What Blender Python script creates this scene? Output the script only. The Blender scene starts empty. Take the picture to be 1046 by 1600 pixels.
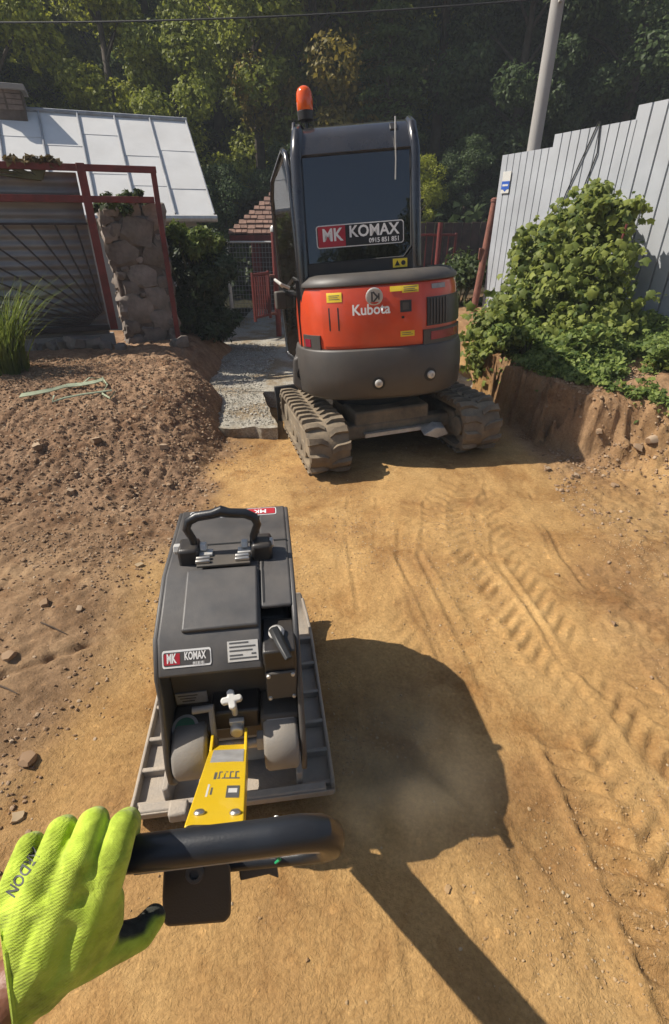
import bpy, bmesh, math, random
import numpy as np
from mathutils import Vector, Matrix, Euler
from mathutils.bvhtree import BVHTree

R = math.radians
SC = bpy.context.scene
COL = SC.collection

# ------------------------------------------------------------------ camera, sky, sun, exposure
cam_data = bpy.data.cameras.new('camera')
cam = bpy.data.objects.new('camera', cam_data)
COL.objects.link(cam)
cam.location = (0, 0, 1.7)
cam.rotation_euler = (R(60), 0, 0)
cam_data.sensor_fit = 'VERTICAL'
cam_data.sensor_height = 24.0
cam_data.lens = 24.0 * 780 / 1600
cam_data.clip_start = 0.02
cam_data.clip_end = 600
SC.camera = cam

SUN_DX, SUN_DY = 0.90, -0.10            # shadow displacement per metre of height
SUN_EL = math.atan2(1.0, math.hypot(SUN_DX, SUN_DY))
to_sun = Vector((-SUN_DX, -SUN_DY, 1.0)).normalized()
world = bpy.data.worlds.new('World')
SC.world = world
world.use_nodes = True
nt = world.node_tree
nt.nodes.clear()
sky = nt.nodes.new('ShaderNodeTexSky')
sky.sky_type = 'NISHITA'
sky.sun_disc = False
sky.sun_elevation = SUN_EL
sky.sun_rotation = math.atan2(to_sun.x, to_sun.y)
sky.air_density = 1.0
sky.dust_density = 1.2
bg = nt.nodes.new('ShaderNodeBackground')
bg.inputs['Strength'].default_value = 0.080
wo = nt.nodes.new('ShaderNodeOutputWorld')
nt.links.new(sky.outputs[0], bg.inputs['Color'])
nt.links.new(bg.outputs[0], wo.inputs['Surface'])

sun_data = bpy.data.lights.new('sun', 'SUN')
sun_data.energy = 5.0
sun_data.angle = R(0.5)
sun_data.color = (1.0, 0.93, 0.82)
sun = bpy.data.objects.new('sun', sun_data)
COL.objects.link(sun)
sun.rotation_euler = (-to_sun).to_track_quat('-Z', 'Y').to_euler()
sun.location = (-8, 4, 12)

SC.view_settings.view_transform = 'Standard'
SC.view_settings.look = 'None'
SC.view_settings.exposure = 0.45
SC.view_settings.gamma = 1.0
SC.view_settings.use_curve_mapping = False
SC.render.engine = 'CYCLES'
SC.cycles.use_denoising = True
SC.cycles.max_bounces = 4
SC.cycles.use_adaptive_sampling = True
SC.cycles.adaptive_threshold = 0.025
SC.cycles.transparent_max_bounces = 8
SC.cycles.caustics_reflective = False
SC.cycles.caustics_refractive = False

# ------------------------------------------------------------------ helpers
rng = np.random.default_rng(7)
random.seed(7)

def PX(px, py, zc):
    """point seen at photo pixel (px, py), at depth zc along the view axis"""
    u = (px - 523) / 780.0
    v = (800 - py) / 780.0
    return Vector((u * zc, (0.8660254 + 0.5 * v) * zc, 1.7 + (-0.5 + 0.8660254 * v) * zc))

def PY(px, py, y):
    u = (px - 523) / 780.0
    v = (800 - py) / 780.0
    return PX(px, py, y / (0.8660254 + 0.5 * v))

def smooth(a, b, t):
    t = np.clip((t - a) / (b - a), 0, 1)
    return t * t * (3 - 2 * t)

_lat = np.random.default_rng(3).random((256, 256))
def vnoise(x, y):
    x = np.asarray(x, float); y = np.asarray(y, float)
    xi = np.floor(x).astype(int); yi = np.floor(y).astype(int)
    fx = x - xi; fy = y - yi
    fx = fx * fx * fx * (fx * (fx * 6 - 15) + 10); fy = fy * fy * fy * (fy * (fy * 6 - 15) + 10)
    a = _lat[xi & 255, yi & 255]; b = _lat[(xi + 1) & 255, yi & 255]
    c = _lat[xi & 255, (yi + 1) & 255]; d = _lat[(xi + 1) & 255, (yi + 1) & 255]
    return (a * (1 - fx) + b * fx) * (1 - fy) + (c * (1 - fx) + d * fx) * fy - 0.5

def fbm(x, y, octaves=4, gain=0.5):
    s = 0; a = 1.0
    for k in range(octaves):
        s = s + a * vnoise(x * 2.03 ** k + 17.3 * k, y * 2.03 ** k + 9.1 * k)
        a *= gain
    return s

# materials ---------------------------------------------------------
MATS = {}
def mat(name, col, rough=0.6, metal=0.0, var=0.12, scale=6.0, bump=0.0, bscale=80.0, dust=0.0,
        dustcol=(0.36, 0.27, 0.17), coat=0.0, spec=0.5, scratch=0.0, trans=0.0, up_dust=0.0):
    m = bpy.data.materials.new(name)
    m.use_nodes = True
    n = m.node_tree.nodes; l = m.node_tree.links
    p = n['Principled BSDF']
    p.inputs['Roughness'].default_value = rough
    p.inputs['Metallic'].default_value = metal
    p.inputs['Specular IOR Level'].default_value = spec
    p.inputs['Coat Weight'].default_value = coat
    tc = n.new('ShaderNodeTexCoord')
    nz = n.new('ShaderNodeTexNoise')
    nz.inputs['Scale'].default_value = scale
    nz.inputs['Detail'].default_value = 3
    nz.inputs['Roughness'].default_value = 0.6
    l.new(tc.outputs['Object'], nz.inputs['Vector'])
    mx = n.new('ShaderNodeMix'); mx.data_type = 'RGBA'
    mx.inputs[6].default_value = (*[max(0, c * (1 - var)) for c in col], 1)
    mx.inputs[7].default_value = (*[min(1, c * (1 + var)) for c in col], 1)
    mr = n.new('ShaderNodeMapRange')
    mr.inputs[1].default_value = 0.3; mr.inputs[2].default_value = 0.7
    l.new(nz.outputs['Fac'], mr.inputs[0])
    l.new(mr.outputs[0], mx.inputs[0])
    out = mx.outputs[2]
    rough_in = None
    if dust > 0 or up_dust > 0:
        n2 = n.new('ShaderNodeTexNoise')
        n2.inputs['Scale'].default_value = scale * 0.7
        n2.inputs['Detail'].default_value = 4
        n2.inputs['Roughness'].default_value = 0.7
        l.new(tc.outputs['Object'], n2.inputs['Vector'])
        m2 = n.new('ShaderNodeMapRange')
        m2.inputs[1].default_value = 0.35; m2.inputs[2].default_value = 0.75
        m2.inputs[3].default_value = dust * 0.3; m2.inputs[4].default_value = dust
        l.new(n2.outputs['Fac'], m2.inputs[0])
        fac = m2.outputs[0]
        if up_dust > 0:
            g = n.new('ShaderNodeNewGeometry')
            sx = n.new('ShaderNodeSeparateXYZ')
            l.new(g.outputs['Normal'], sx.inputs[0])
            m3 = n.new('ShaderNodeMapRange')
            m3.inputs[1].default_value = 0.1; m3.inputs[2].default_value = 1.0
            m3.inputs[3].default_value = 0.0; m3.inputs[4].default_value = up_dust
            l.new(sx.outputs['Z'], m3.inputs[0])
            ad = n.new('ShaderNodeMath'); ad.operation = 'ADD'; ad.use_clamp = True
            ml = n.new('ShaderNodeMath'); ml.operation = 'MULTIPLY'
            l.new(m3.outputs[0], ml.inputs[0]); l.new(n2.outputs['Fac'], ml.inputs[1])
            l.new(fac, ad.inputs[0]); l.new(ml.outputs[0], ad.inputs[1])
            fac = ad.outputs[0]
        md = n.new('ShaderNodeMix'); md.data_type = 'RGBA'
        l.new(fac, md.inputs[0]); l.new(out, md.inputs[6])
        md.inputs[7].default_value = (*dustcol, 1)
        out = md.outputs[2]
        rr = n.new('ShaderNodeMapRange')
        rr.inputs[3].default_value = rough; rr.inputs[4].default_value = 0.95
        l.new(fac, rr.inputs[0]); l.new(rr.outputs[0], p.inputs['Roughness'])
    l.new(out, p.inputs['Base Color'])
    if bump > 0:
        nb = n.new('ShaderNodeTexNoise')
        nb.inputs['Scale'].default_value = bscale
        nb.inputs['Detail'].default_value = 2
        l.new(tc.outputs['Object'], nb.inputs['Vector'])
        b = n.new('ShaderNodeBump')
        b.inputs['Strength'].default_value = bump
        b.inputs['Distance'].default_value = 0.01
        l.new(nb.outputs['Fac'], b.inputs['Height'])
        l.new(b.outputs[0], p.inputs['Normal'])
    MATS[name] = m
    return m

def leaf_mat(name, lo, hi, trans=0.3, rough=0.55, objcol=False):
    m = bpy.data.materials.new(name)
    m.use_nodes = True
    n = m.node_tree.nodes; l = m.node_tree.links
    p = n['Principled BSDF']
    p.inputs['Roughness'].default_value = rough
    p.inputs['Specular IOR Level'].default_value = 0.3
    g = n.new('ShaderNodeNewGeometry')
    mx = n.new('ShaderNodeMix'); mx.data_type = 'RGBA'
    mx.inputs[6].default_value = (*lo, 1); mx.inputs[7].default_value = (*hi, 1)
    l.new(g.outputs['Random Per Island'], mx.inputs[0])
    out = mx.outputs[2]
    if objcol:
        oi = n.new('ShaderNodeObjectInfo')
        mm = n.new('ShaderNodeMix'); mm.data_type = 'RGBA'; mm.blend_type = 'MULTIPLY'
        mm.inputs[0].default_value = 1.0
        l.new(out, mm.inputs[6]); l.new(oi.outputs['Color'], mm.inputs[7])
        out = mm.outputs[2]
    l.new(out, p.inputs['Base Color'])
    t = n.new('ShaderNodeBsdfTranslucent')
    l.new(out, t.inputs['Color'])
    ms = n.new('ShaderNodeMixShader'); ms.inputs[0].default_value = trans
    l.new(p.outputs[0], ms.inputs[1]); l.new(t.outputs[0], ms.inputs[2])
    l.new(ms.outputs[0], n['Material Output'].inputs['Surface'])
    MATS[name] = m
    return m

def glass_mat(name, tint, reflect=0.12, rough=0.02):
    m = bpy.data.materials.new(name)
    m.use_nodes = True
    n = m.node_tree.nodes; l = m.node_tree.links
    for x in list(n):
        if x.type == 'BSDF_PRINCIPLED': n.remove(x)
    t = n.new('ShaderNodeBsdfTransparent'); t.inputs[0].default_value = (*tint, 1)
    g = n.new('ShaderNodeBsdfGlossy'); g.inputs['Roughness'].default_value = rough
    g.inputs[0].default_value = (0.95, 0.97, 1, 1)
    lw = n.new('ShaderNodeLayerWeight'); lw.inputs[0].default_value = 0.25
    nz = n.new('ShaderNodeTexNoise'); nz.inputs['Scale'].default_value = 3
    mr = n.new('ShaderNodeMapRange'); mr.inputs[3].default_value = reflect; mr.inputs[4].default_value = 0.9
    l.new(lw.outputs['Fresnel'], mr.inputs[0])
    ms = n.new('ShaderNodeMixShader')
    l.new(mr.outputs[0], ms.inputs[0]); l.new(t.outputs[0], ms.inputs[1]); l.new(g.outputs[0], ms.inputs[2])
    d = n.new('ShaderNodeBsdfDiffuse'); d.inputs[0].default_value = (0.35, 0.3, 0.24, 1)
    l.new(nz.outputs['Fac'], d.inputs['Roughness'])
    ms2 = n.new('ShaderNodeMixShader')
    mr2 = n.new('ShaderNodeMapRange'); mr2.inputs[3].default_value = 0.0; mr2.inputs[4].default_value = 0.05
    l.new(nz.outputs['Fac'], mr2.inputs[0]); l.new(mr2.outputs[0], ms2.inputs[0])
    l.new(ms.outputs[0], ms2.inputs[1]); l.new(d.outputs[0], ms2.inputs[2])
    l.new(ms2.outputs[0], n['Material Output'].inputs['Surface'])
    MATS[name] = m
    return m

# objects -----------------------------------------------------------
def tag(o, label=None, cat=None, group=None, kind=None):
    if label: o['label'] = label
    if cat: o['category'] = cat
    if group: o['group'] = group
    if kind: o['kind'] = kind
    return o

def link(name, me, m=None, parent=None):
    o = bpy.data.objects.new(name, me)
    COL.objects.link(o)
    if m is not None and me is not None and len(me.materials) == 0:
        me.materials.append(MATS[m] if isinstance(m, str) else m)
    if parent is not None: o.parent = parent
    return o

def empty(name, loc=(0, 0, 0), rot=(0, 0, 0)):
    o = bpy.data.objects.new(name, None)
    o.empty_display_size = 0.1
    COL.objects.link(o)
    o.location = loc; o.rotation_euler = rot
    return o

def np_mesh(name, V, F, smooth_shade=True):
    """V (n,3), F (m,k) constant polygon size k"""
    V = np.asarray(V, np.float32); F = np.asarray(F, np.int32)
    me = bpy.data.meshes.new(name)
    k = F.shape[1]
    me.vertices.add(len(V)); me.vertices.foreach_set('co', V.ravel())
    me.loops.add(F.size); me.loops.foreach_set('vertex_index', F.ravel())
    me.polygons.add(len(F))
    me.polygons.foreach_set('loop_start', np.arange(0, F.size, k, dtype=np.int32))
    me.polygons.foreach_set('loop_total', np.full(len(F), k, np.int32))
    me.update(calc_edges=True)
    me.polygons.foreach_set('use_smooth', np.full(len(F), smooth_shade))
    return me

class G:
    """collects shapes; build() links them as one mesh object"""
    def __init__(s, M=None):
        s.v = []; s.f = []; s.M = M
    def add(s, vs, fs):
        k = len(s.v)
        for p in vs:
            p = Vector(p)
            s.v.append(s.M @ p if s.M is not None else p)
        for f in fs: s.f.append([i + k for i in f])
        return s
    def box(s, c, size, rot=None, taper=1.0):
        hx, hy, hz = size[0] / 2, size[1] / 2, size[2] / 2
        vs = []
        for z in (-hz, hz):
            t = taper if z > 0 else 1.0
            for x, y in ((-hx, -hy), (hx, -hy), (hx, hy), (-hx, hy)):
                vs.append(Vector((x * t, y * t, z)))
        if rot is not None:
            Rm = Euler(rot).to_matrix() if not isinstance(rot, Matrix) else rot.to_3x3()
            vs = [Rm @ v for v in vs]
        c = Vector(c)
        return s.add([v + c for v in vs], [(3, 2, 1, 0), (4, 5, 6, 7), (0, 1, 5, 4), (1, 2, 6, 5), (2, 3, 7, 6), (3, 0, 4, 7)])
    def tube(s, pts, r, n=12, closed=False, caps=True, flat=1.0, up=None):
        pts = [Vector(p) for p in pts]
        m = len(pts)
        rs = [r] * m if not hasattr(r, '__len__') else list(r)
        vs = []; fs = []
        prev = None
        for i, p in enumerate(pts):
            a = pts[(i - 1) % m] if (closed or i > 0) else p
            b = pts[(i + 1) % m] if (closed or i < m - 1) else p
            t = (b - a).normalized()
            if prev is None:
                ref = Vector(up) if up else (Vector((0, 0, 1)) if abs(t.z) < 0.9 else Vector((0, 1, 0)))
                nx = t.cross(ref).normalized()
            else:
                nx = (prev - t * prev.dot(t)).normalized()
            prev = nx
            ny = nx.cross(t)
            for k in range(n):
                an = 2 * math.pi * k / n
                vs.append(p + nx * math.cos(an) * rs[i] + ny * math.sin(an) * rs[i] * flat)
        segs = m if closed else m - 1
        for i in range(segs):
            j = (i + 1) % m
            for k in range(n):
                k2 = (k + 1) % n
                fs.append((i * n + k, i * n + k2, j * n + k2, j * n + k))
        if caps and not closed:
            fs.append(tuple(range(n - 1, -1, -1)))
            fs.append(tuple((m - 1) * n + k for k in range(n)))
        return s.add(vs, fs)
    def cyl(s, a, b, r, r2=None, n=20):
        return s.tube([a, b], [r, r if r2 is None else r2], n)
    def lathe(s, prof, a, axis=(0, 0, 1), n=24):
        a = Vector(a); ax = Vector(axis).normalized()
        ref = Vector((0, 0, 1)) if abs(ax.z) < 0.9 else Vector((0, 1, 0))
        nx = ax.cross(ref).normalized(); ny = ax.cross(nx)
        vs = []; fs = []
        for r, h in prof:
            for k in range(n):
                an = 2 * math.pi * k / n
                vs.append(a + ax * h + nx * math.cos(an) * r + ny * math.sin(an) * r)
        for i in range(len(prof) - 1):
            for k in range(n):
                k2 = (k + 1) % n
                fs.append((i * n + k, i * n + k2, (i + 1) * n + k2, (i + 1) * n + k))
        fs.append(tuple(range(n - 1, -1, -1)))
        fs.append(tuple((len(prof) - 1) * n + k for k in range(n)))
        return s.add(vs, fs)
    def prism(s, poly, fn0, fn1):
        """poly of 2D points; fn0 / fn1 map a 2D point to the two end faces"""
        n = len(poly)
        vs = [fn0(p) for p in poly] + [fn1(p) for p in poly]
        fs = [tuple(range(n - 1, -1, -1)), tuple(range(n, 2 * n))]
        for i in range(n):
            j = (i + 1) % n
            fs.append((i, j, n + j, n + i))
        return s.add(vs, fs)
    def loft(s, rings, closed=True, caps=True):
        n = len(rings[0]); vs = [p for r in rings for p in r]; fs = []
        for i in range(len(rings) - 1):
            for k in range(n if closed else n - 1):
                k2 = (k + 1) % n
                fs.append((i * n + k, i * n + k2, (i + 1) * n + k2, (i + 1) * n + k))
        if caps:
            fs.append(tuple(range(n - 1, -1, -1)))
            fs.append(tuple((len(rings) - 1) * n + k for k in range(n)))
        return s.add(vs, fs)
    def mesh(s, name):
        me = bpy.data.meshes.new(name)
        me.from_pydata([tuple(v) for v in s.v], [], s.f)
        bm = bmesh.new(); bm.from_mesh(me)
        bmesh.ops.recalc_face_normals(bm, faces=bm.faces)
        bm.to_mesh(me); bm.free()
        return me
    def build(s, name, m, parent=None, bevel=0.0, seg=2, angle=38, label=None, cat=None, group=None, kind=None, subsurf=0):
        me = s.mesh(name)
        me.polygons.foreach_set('use_smooth', [True] * len(me.polygons))
        me.set_sharp_from_angle(angle=R(angle))
        o = link(name, me, m, parent)
        if bevel > 0:
            b = o.modifiers.new('edge', 'BEVEL')
            b.width = bevel; b.segments = seg; b.limit_method = 'ANGLE'; b.angle_limit = R(angle)
            b.harden_normals = False
        if subsurf:
            sm = o.modifiers.new('sub', 'SUBSURF'); sm.levels = subsurf; sm.render_levels = subsurf
        return tag(o, label, cat, group, kind)

def copy_tree(o, parent=None):
    c = o.copy(); COL.objects.link(c)
    c.parent = parent
    for ch in list(o.children): copy_tree(ch, c)
    return c

def text_mesh(body, size=0.1, bold=0.0, extrude=0.0, align='CENTER', spacing=1.0):
    cu = bpy.data.curves.new('lettering', 'FONT')
    cu.body = body; cu.size = size; cu.offset = bold; cu.extrude = extrude
    cu.align_x = align; cu.align_y = 'CENTER'; cu.space_character = spacing
    cu.resolution_u = 3
    o = bpy.data.objects.new('tmp_lettering', cu)
    COL.objects.link(o)
    dg = bpy.context.evaluated_depsgraph_get()
    me = bpy.data.meshes.new_from_object(o.evaluated_get(dg))
    bpy.data.objects.remove(o); bpy.data.curves.remove(cu)
    me.materials.clear()
    me.name = 'lettering'
    return me

def lettering(body, size, fn, m, parent, bold=0.0, name='lettering', sx=1.0, align='CENTER'):
    """fn maps the flat (x, y) of the text to a 3D point on the surface"""
    me = text_mesh(body, size, bold, align=align)
    for v in me.vertices:
        v.co = fn(v.co.x * sx, v.co.y)
    return link(name, me, m, parent)

def eval_copy(o):
    dg = bpy.context.evaluated_depsgraph_get()
    return bpy.data.meshes.new_from_object(o.evaluated_get(dg))

def blob_mesh(parts, voxel=0.003, iters=8, factor=0.5):
    """parts: list of (points, radii) capsule chains, fused into one continuous skin"""
    g = G()
    for pts, rs in parts:
        pts = [Vector(p) for p in pts]
        # subdivide chain and add spheres + tubes
        for i in range(len(pts)):
            bm_r = rs[i]
            prof = [(max(1e-4, bm_r * math.sin(math.pi * k / 8)), -bm_r * math.cos(math.pi * k / 8)) for k in range(9)]
            g.lathe(prof, pts[i], (0, 0, 1), 14)
            if i < len(pts) - 1:
                g.tube([pts[i], pts[i + 1]], [rs[i], rs[i + 1]], 14)
    me = g.mesh('tmp')
    o = bpy.data.objects.new('tmp_blob', me); COL.objects.link(o)
    r = o.modifiers.new('r', 'REMESH'); r.mode = 'VOXEL'; r.voxel_size = voxel; r.use_smooth_shade = True
    sm = o.modifiers.new('s', 'SMOOTH'); sm.factor = factor; sm.iterations = iters
    res = eval_copy(o)
    bpy.data.objects.remove(o); bpy.data.meshes.remove(me)
    res.polygons.foreach_set('use_smooth', [True] * len(res.polygons))
    return res

# ------------------------------------------------------------------ plain materials
mat('black_paint', (0.010, 0.014, 0.022), rough=0.2, var=0.2, dust=0.05, up_dust=0.06, coat=0.6)
mat('black_plastic', (0.013, 0.014, 0.017), rough=0.36, var=0.25, bump=0.1, bscale=400, dust=0.06, up_dust=0.08)
mat('hood_grey', (0.036, 0.039, 0.044), rough=0.42, var=0.2, bump=0.06, bscale=300, dust=0.17, up_dust=0.16, scale=9, dustcol=(0.30, 0.25, 0.20))
mat('dark_grey_plastic', (0.045, 0.045, 0.045), rough=0.6, var=0.15, bump=0.1, bscale=300, dust=0.14, up_dust=0.12)
mat('counterweight_grey', (0.045, 0.045, 0.047), rough=0.45, var=0.12, bump=0.12, bscale=200, dust=0.12, up_dust=0.1)
mat('orange_paint', (0.62, 0.055, 0.012), rough=0.28, var=0.10, dust=0.11, coat=0.4, scale=6)
mat('red_lens', (0.24, 0.008, 0.03), rough=0.25, coat=0.5, var=0.1)
mat('yellow_paint', (0.72, 0.47, 0.005), rough=0.35, var=0.06, dust=0.12, coat=0.2, scale=9)
mat('yellow_sticker', (0.75, 0.55, 0.02), rough=0.45, var=0.1, dust=0.12)
mat('white_sticker', (0.62, 0.61, 0.58), rough=0.5, var=0.08, dust=0.15, scale=15)
mat('grey_sticker', (0.30, 0.30, 0.30), rough=0.5, var=0.2, dust=0.15, scale=30)
mat('white_print', (0.75, 0.74, 0.72), rough=0.5, var=0.05)
mat('black_print', (0.012, 0.012, 0.012), rough=0.5, var=0.1)
mat('grey_print', (0.09, 0.09, 0.09), rough=0.6, var=0.2)
mat('red_sticker', (0.40, 0.015, 0.03), rough=0.4, var=0.1, dust=0.06)
mat('green_sticker', (0.03, 0.16, 0.09), rough=0.5, var=0.3, dust=0.15)
mat('blue_print', (0.02, 0.09, 0.42), rough=0.5, var=0.1)
mat('steel', (0.48, 0.47, 0.45), rough=0.35, metal=0.9, var=0.15, dust=0.18, scale=20)
mat('zinc', (0.60, 0.59, 0.56), rough=0.5, metal=0.5, var=0.15, dust=0.2, scale=20)
mat('cast_iron', (0.20, 0.19, 0.18), rough=0.65, metal=0.1, var=0.2, bump=0.2, bscale=120, dust=0.7, up_dust=0.6, scale=9, dustcol=(0.47, 0.39, 0.30))
mat('mount_grey', (0.20, 0.20, 0.195), rough=0.5, var=0.12, bump=0.1, bscale=200, dust=0.25, up_dust=0.2, scale=9)
mat('rubber', (0.02, 0.02, 0.02), rough=0.75, var=0.2, bump=0.2, bscale=120)
mat('grip_rubber', (0.012, 0.015, 0.020), rough=0.36, var=0.25, bump=0.04, bscale=300, dust=0.03, scale=14)
mat('track_rubber', (0.05, 0.045, 0.04), rough=0.9, var=0.2, bump=0.3, bscale=60, dust=0.75, up_dust=0.4, scale=7, dustcol=(0.33, 0.25, 0.16))
mat('track_frame', (0.06, 0.055, 0.05), rough=0.8, var=0.2, bump=0.3, bscale=60, dust=0.9, scale=6, dustcol=(0.37, 0.29, 0.19))
mat('red_oxide', (0.165, 0.024, 0.020), rough=0.6, var=0.35, bump=0.25, bscale=90, dust=0.15, scale=8, dustcol=(0.10, 0.05, 0.04))
mat('rust', (0.20, 0.075, 0.045), rough=0.85, var=0.4, bump=0.35, bscale=90, dust=0.4, scale=10, dustcol=(0.22, 0.10, 0.09))
mat('dark_rod', (0.03, 0.02, 0.018), rough=0.7, var=0.3)
mat('old_sheet', (0.30, 0.30, 0.30), rough=0.6, metal=0.2, var=0.2, bump=0.1, dust=0.25, scale=3, dustcol=(0.16, 0.13, 0.11))
mat('galvanised', (0.42, 0.44, 0.47), rough=0.6, metal=0.1, var=0.10, dust=0.12, scale=2.5, dustcol=(0.30, 0.27, 0.23))
mat('roof_tin', (0.66, 0.655, 0.64), rough=0.65, metal=0.0, var=0.07, dust=0.14, scale=2.2, spec=.3)
mat('roof_seam', (0.28, 0.29, 0.31), rough=0.6, metal=0.1, var=0.2)
mat('plaster', (0.42, 0.43, 0.42), rough=0.9, var=0.08, bump=0.2, bscale=40, dust=0.15, scale=2)
mat('chimney_brick', (0.20, 0.15, 0.12), rough=0.9, var=0.35, bump=0.4, bscale=30)
mat('concrete', (0.26, 0.25, 0.24), rough=0.9, var=0.12, bump=0.3, bscale=60, dust=0.2, scale=3)
mat('pole_concrete', (0.36, 0.35, 0.34), rough=0.85, var=0.1, bump=0.2, bscale=40, dust=0.15, scale=1.5)
mat('field_stone', (0.19, 0.16, 0.135), rough=0.9, var=0.35, bump=0.6, bscale=35, dust=0.35, scale=9, dustcol=(0.15, 0.11, 0.085))
mat('pale_stone', (0.26, 0.215, 0.18), rough=0.9, var=0.3, bump=0.5, bscale=35, scale=9)
mat('mortar', (0.13, 0.10, 0.08), rough=0.95, var=0.4, bump=0.9, bscale=22)
mat('dark_wood', (0.05, 0.025, 0.02), rough=0.85, var=0.4, bump=0.3, bscale=40)
mat('shingle', (0.20, 0.115, 0.085), rough=0.85, var=0.35, bump=0.3, bscale=40, scale=8)
mat('bark', (0.07, 0.055, 0.042), rough=0.95, var=0.35, bump=0.7, bscale=14)
mat('stem', (0.08, 0.075, 0.03), rough=0.8, var=0.3)
mat('cable', (0.012, 0.012, 0.013), rough=0.7)
mat('strap_green', (0.30, 0.36, 0.24), rough=0.8, var=0.15, dust=0.25, scale=20)
mat('twig', (0.09, 0.06, 0.04), rough=0.9, var=0.3)
mat('skin', (0.20, 0.085, 0.048), rough=0.5, var=0.12, bump=0.15, bscale=150)
mat('glow_orange', (0.75, 0.10, 0.005), rough=0.12, var=0.05, coat=0.6)
mat('seat_fabric', (0.02, 0.02, 0.022), rough=0.85)
mat('green_wire', (0.02, 0.30, 0.12), rough=0.5)
glass_mat('cab_glass', (0.05, 0.055, 0.06), reflect=0.08)
glass_mat('door_glass', (0.42, 0.45, 0.47), reflect=0.06)
# ------------------------------------------------------------------ ground
EXC = (0.34, 4.40, -0.022)
TILT = math.tan(R(3))

def band_print(x, y, pts, half, pitch, depth, skew=0.5):
    """tread print of a rubber track pressed along a polyline"""
    h = np.zeros_like(x); 
    s0 = 0
    best = np.full_like(x, 9.0); S = np.zeros_like(x); T = np.zeros_like(x)
    for (ax, ay), (bx, by) in zip(pts[:-1], pts[1:]):
        dx, dy = bx - ax, by - ay; L = math.hypot(dx, dy); dx /= L; dy /= L
        s = (x - ax) * dx + (y - ay) * dy
        t = (x - ax) * dy - (y - ay) * dx
        sc = np.clip(s, 0, L)
        d = np.hypot(s - sc, t)
        m = d < best
        best = np.where(m, d, best); S = np.where(m, s0 + sc, S); T = np.where(m, t, T)
        s0 += L
    inside = smooth(half + 0.012, half - 0.012, best)
    ph = (S + skew * np.abs(T) + 0.012 * np.sin(T * 40)) / pitch
    lug = np.clip(np.sin(2 * np.pi * ph) * 2.2, -1, 1)
    rim = np.exp(-((best - half - 0.015) / 0.016) ** 2)
    centre = np.exp(-(T / 0.02) ** 2)
    h = inside * (-0.35 * depth + depth * 0.65 * lug) + inside * centre * depth * 0.6 + rim * depth * 0.9
    return h, inside

def gravel_edge(y):
    return -0.19 - 0.267 * (y - 3.49) - 0.08

def soft_terrain(x, y):
    """large shapes only"""
    x = np.asarray(x, float); y = np.asarray(y, float)
    # floor of the dug strip, tilted under the excavator
    plane = TILT * (x - EXC[0]) - TILT * (y - EXC[1]) + EXC[2]
    plane = np.clip(plane, -0.22, 0.09)
    fl = smooth(3.25, 3.75, y) * smooth(7.2, 6.0, y) * smooth(-1.4, -0.5, x) * smooth(2.1, 1.5, x)
    z = plane * fl
    z = z + (0.02 + 0.012 * (np.clip(y, 4.4, 12) - 4.45)) * smooth(4.40, 4.5, y) * (1 - fl) * smooth(-1.5, -1.2, x)
    # spoil heap and raised plot on the left
    w = 1.9 - 1.35 * smooth(2.8, 4.9, y)
    toe = -1.02 - 0.10 * smooth(4.2, 3.0, y) - 0.45 * smooth(4.4, 6.3, y) + 0.10 * vnoise(y * 1.7, y * 0 + 3.3)
    t = np.clip((toe - x) / w, 0, 1)
    hl = 0.44 * (t * (2 - t)) * smooth(2.0, 4.7, y) - 0.03 * smooth(5.2, 6.2, y) * t
    hl = hl * (1 - 0.75 * smooth(7.3, 8.2, y))
    z = z + hl
    # loose soil left of the machine
    z = z + 0.05 * smooth(-0.85, -1.5, x) * smooth(3.2, 2.0, y)
    # bank on the right
    xe = np.where(y > 4.6, 1.58, np.where(y > 3.55, 1.58 + (4.6 - y) * 0.52, 2.13 + (3.55 - y) * 0.30))
    xe = xe + 0.16 * vnoise(y * 2.2 + 5, y * 0 + 1.7) - 0.10 * np.exp(-((y - 4.55) / 0.16) ** 2) + 0.10 * np.exp(-((y - 4.95) / 0.15) ** 2)
    hb = 0.08 + 0.44 * smooth(2.7, 4.15, y)
    wb = 0.10 + 1.0 * smooth(4.15, 3.2, y)
    z = z + hb * smooth(0, 1, (x - xe) / wb) + 0.10 * np.clip(x - xe - 0.1, 0, 4) * smooth(2.6, 4, y)
    z = z + 0.05 * smooth(1.35, 2.0, x) * smooth(3.2, 2.2, y)
    # wooded hill
    yy = np.clip(y - 12.5 + 0.02 * x * x * 0.2, 0, None)
    z = z + 0.62 * np.minimum(yy * yy / (yy + 3.0), 24.0)
    return z

def terrain(x, y):
    return soft_terrain(x, y)

def loose_mask(x, y):
    m = smooth(-0.80, -1.25, x + 0.25 * fbm(x * 2.2, y * 2.2, 3)) * (y < 7)
    m2 = smooth(1.25, 1.75, x - 0.16 * (y - 2) + 0.35 * fbm(x * 2.2 + 40, y * 2.2, 3)) * (y < 7)
    return m, m2

def axis(lo, a, b, hi, step, grow):
    mid = list(np.arange(a, b + step * 0.5, step))
    up = []; s = step; v = mid[-1]
    while v < hi:
        s = min(s * grow, 6.0); v += s; up.append(v)
    dn = []; s = step; v = mid[0]
    while v > lo:
        s = min(s * grow, 6.0); v -= s; dn.append(v)
    return np.array(dn[::-1] + mid + up)

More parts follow.
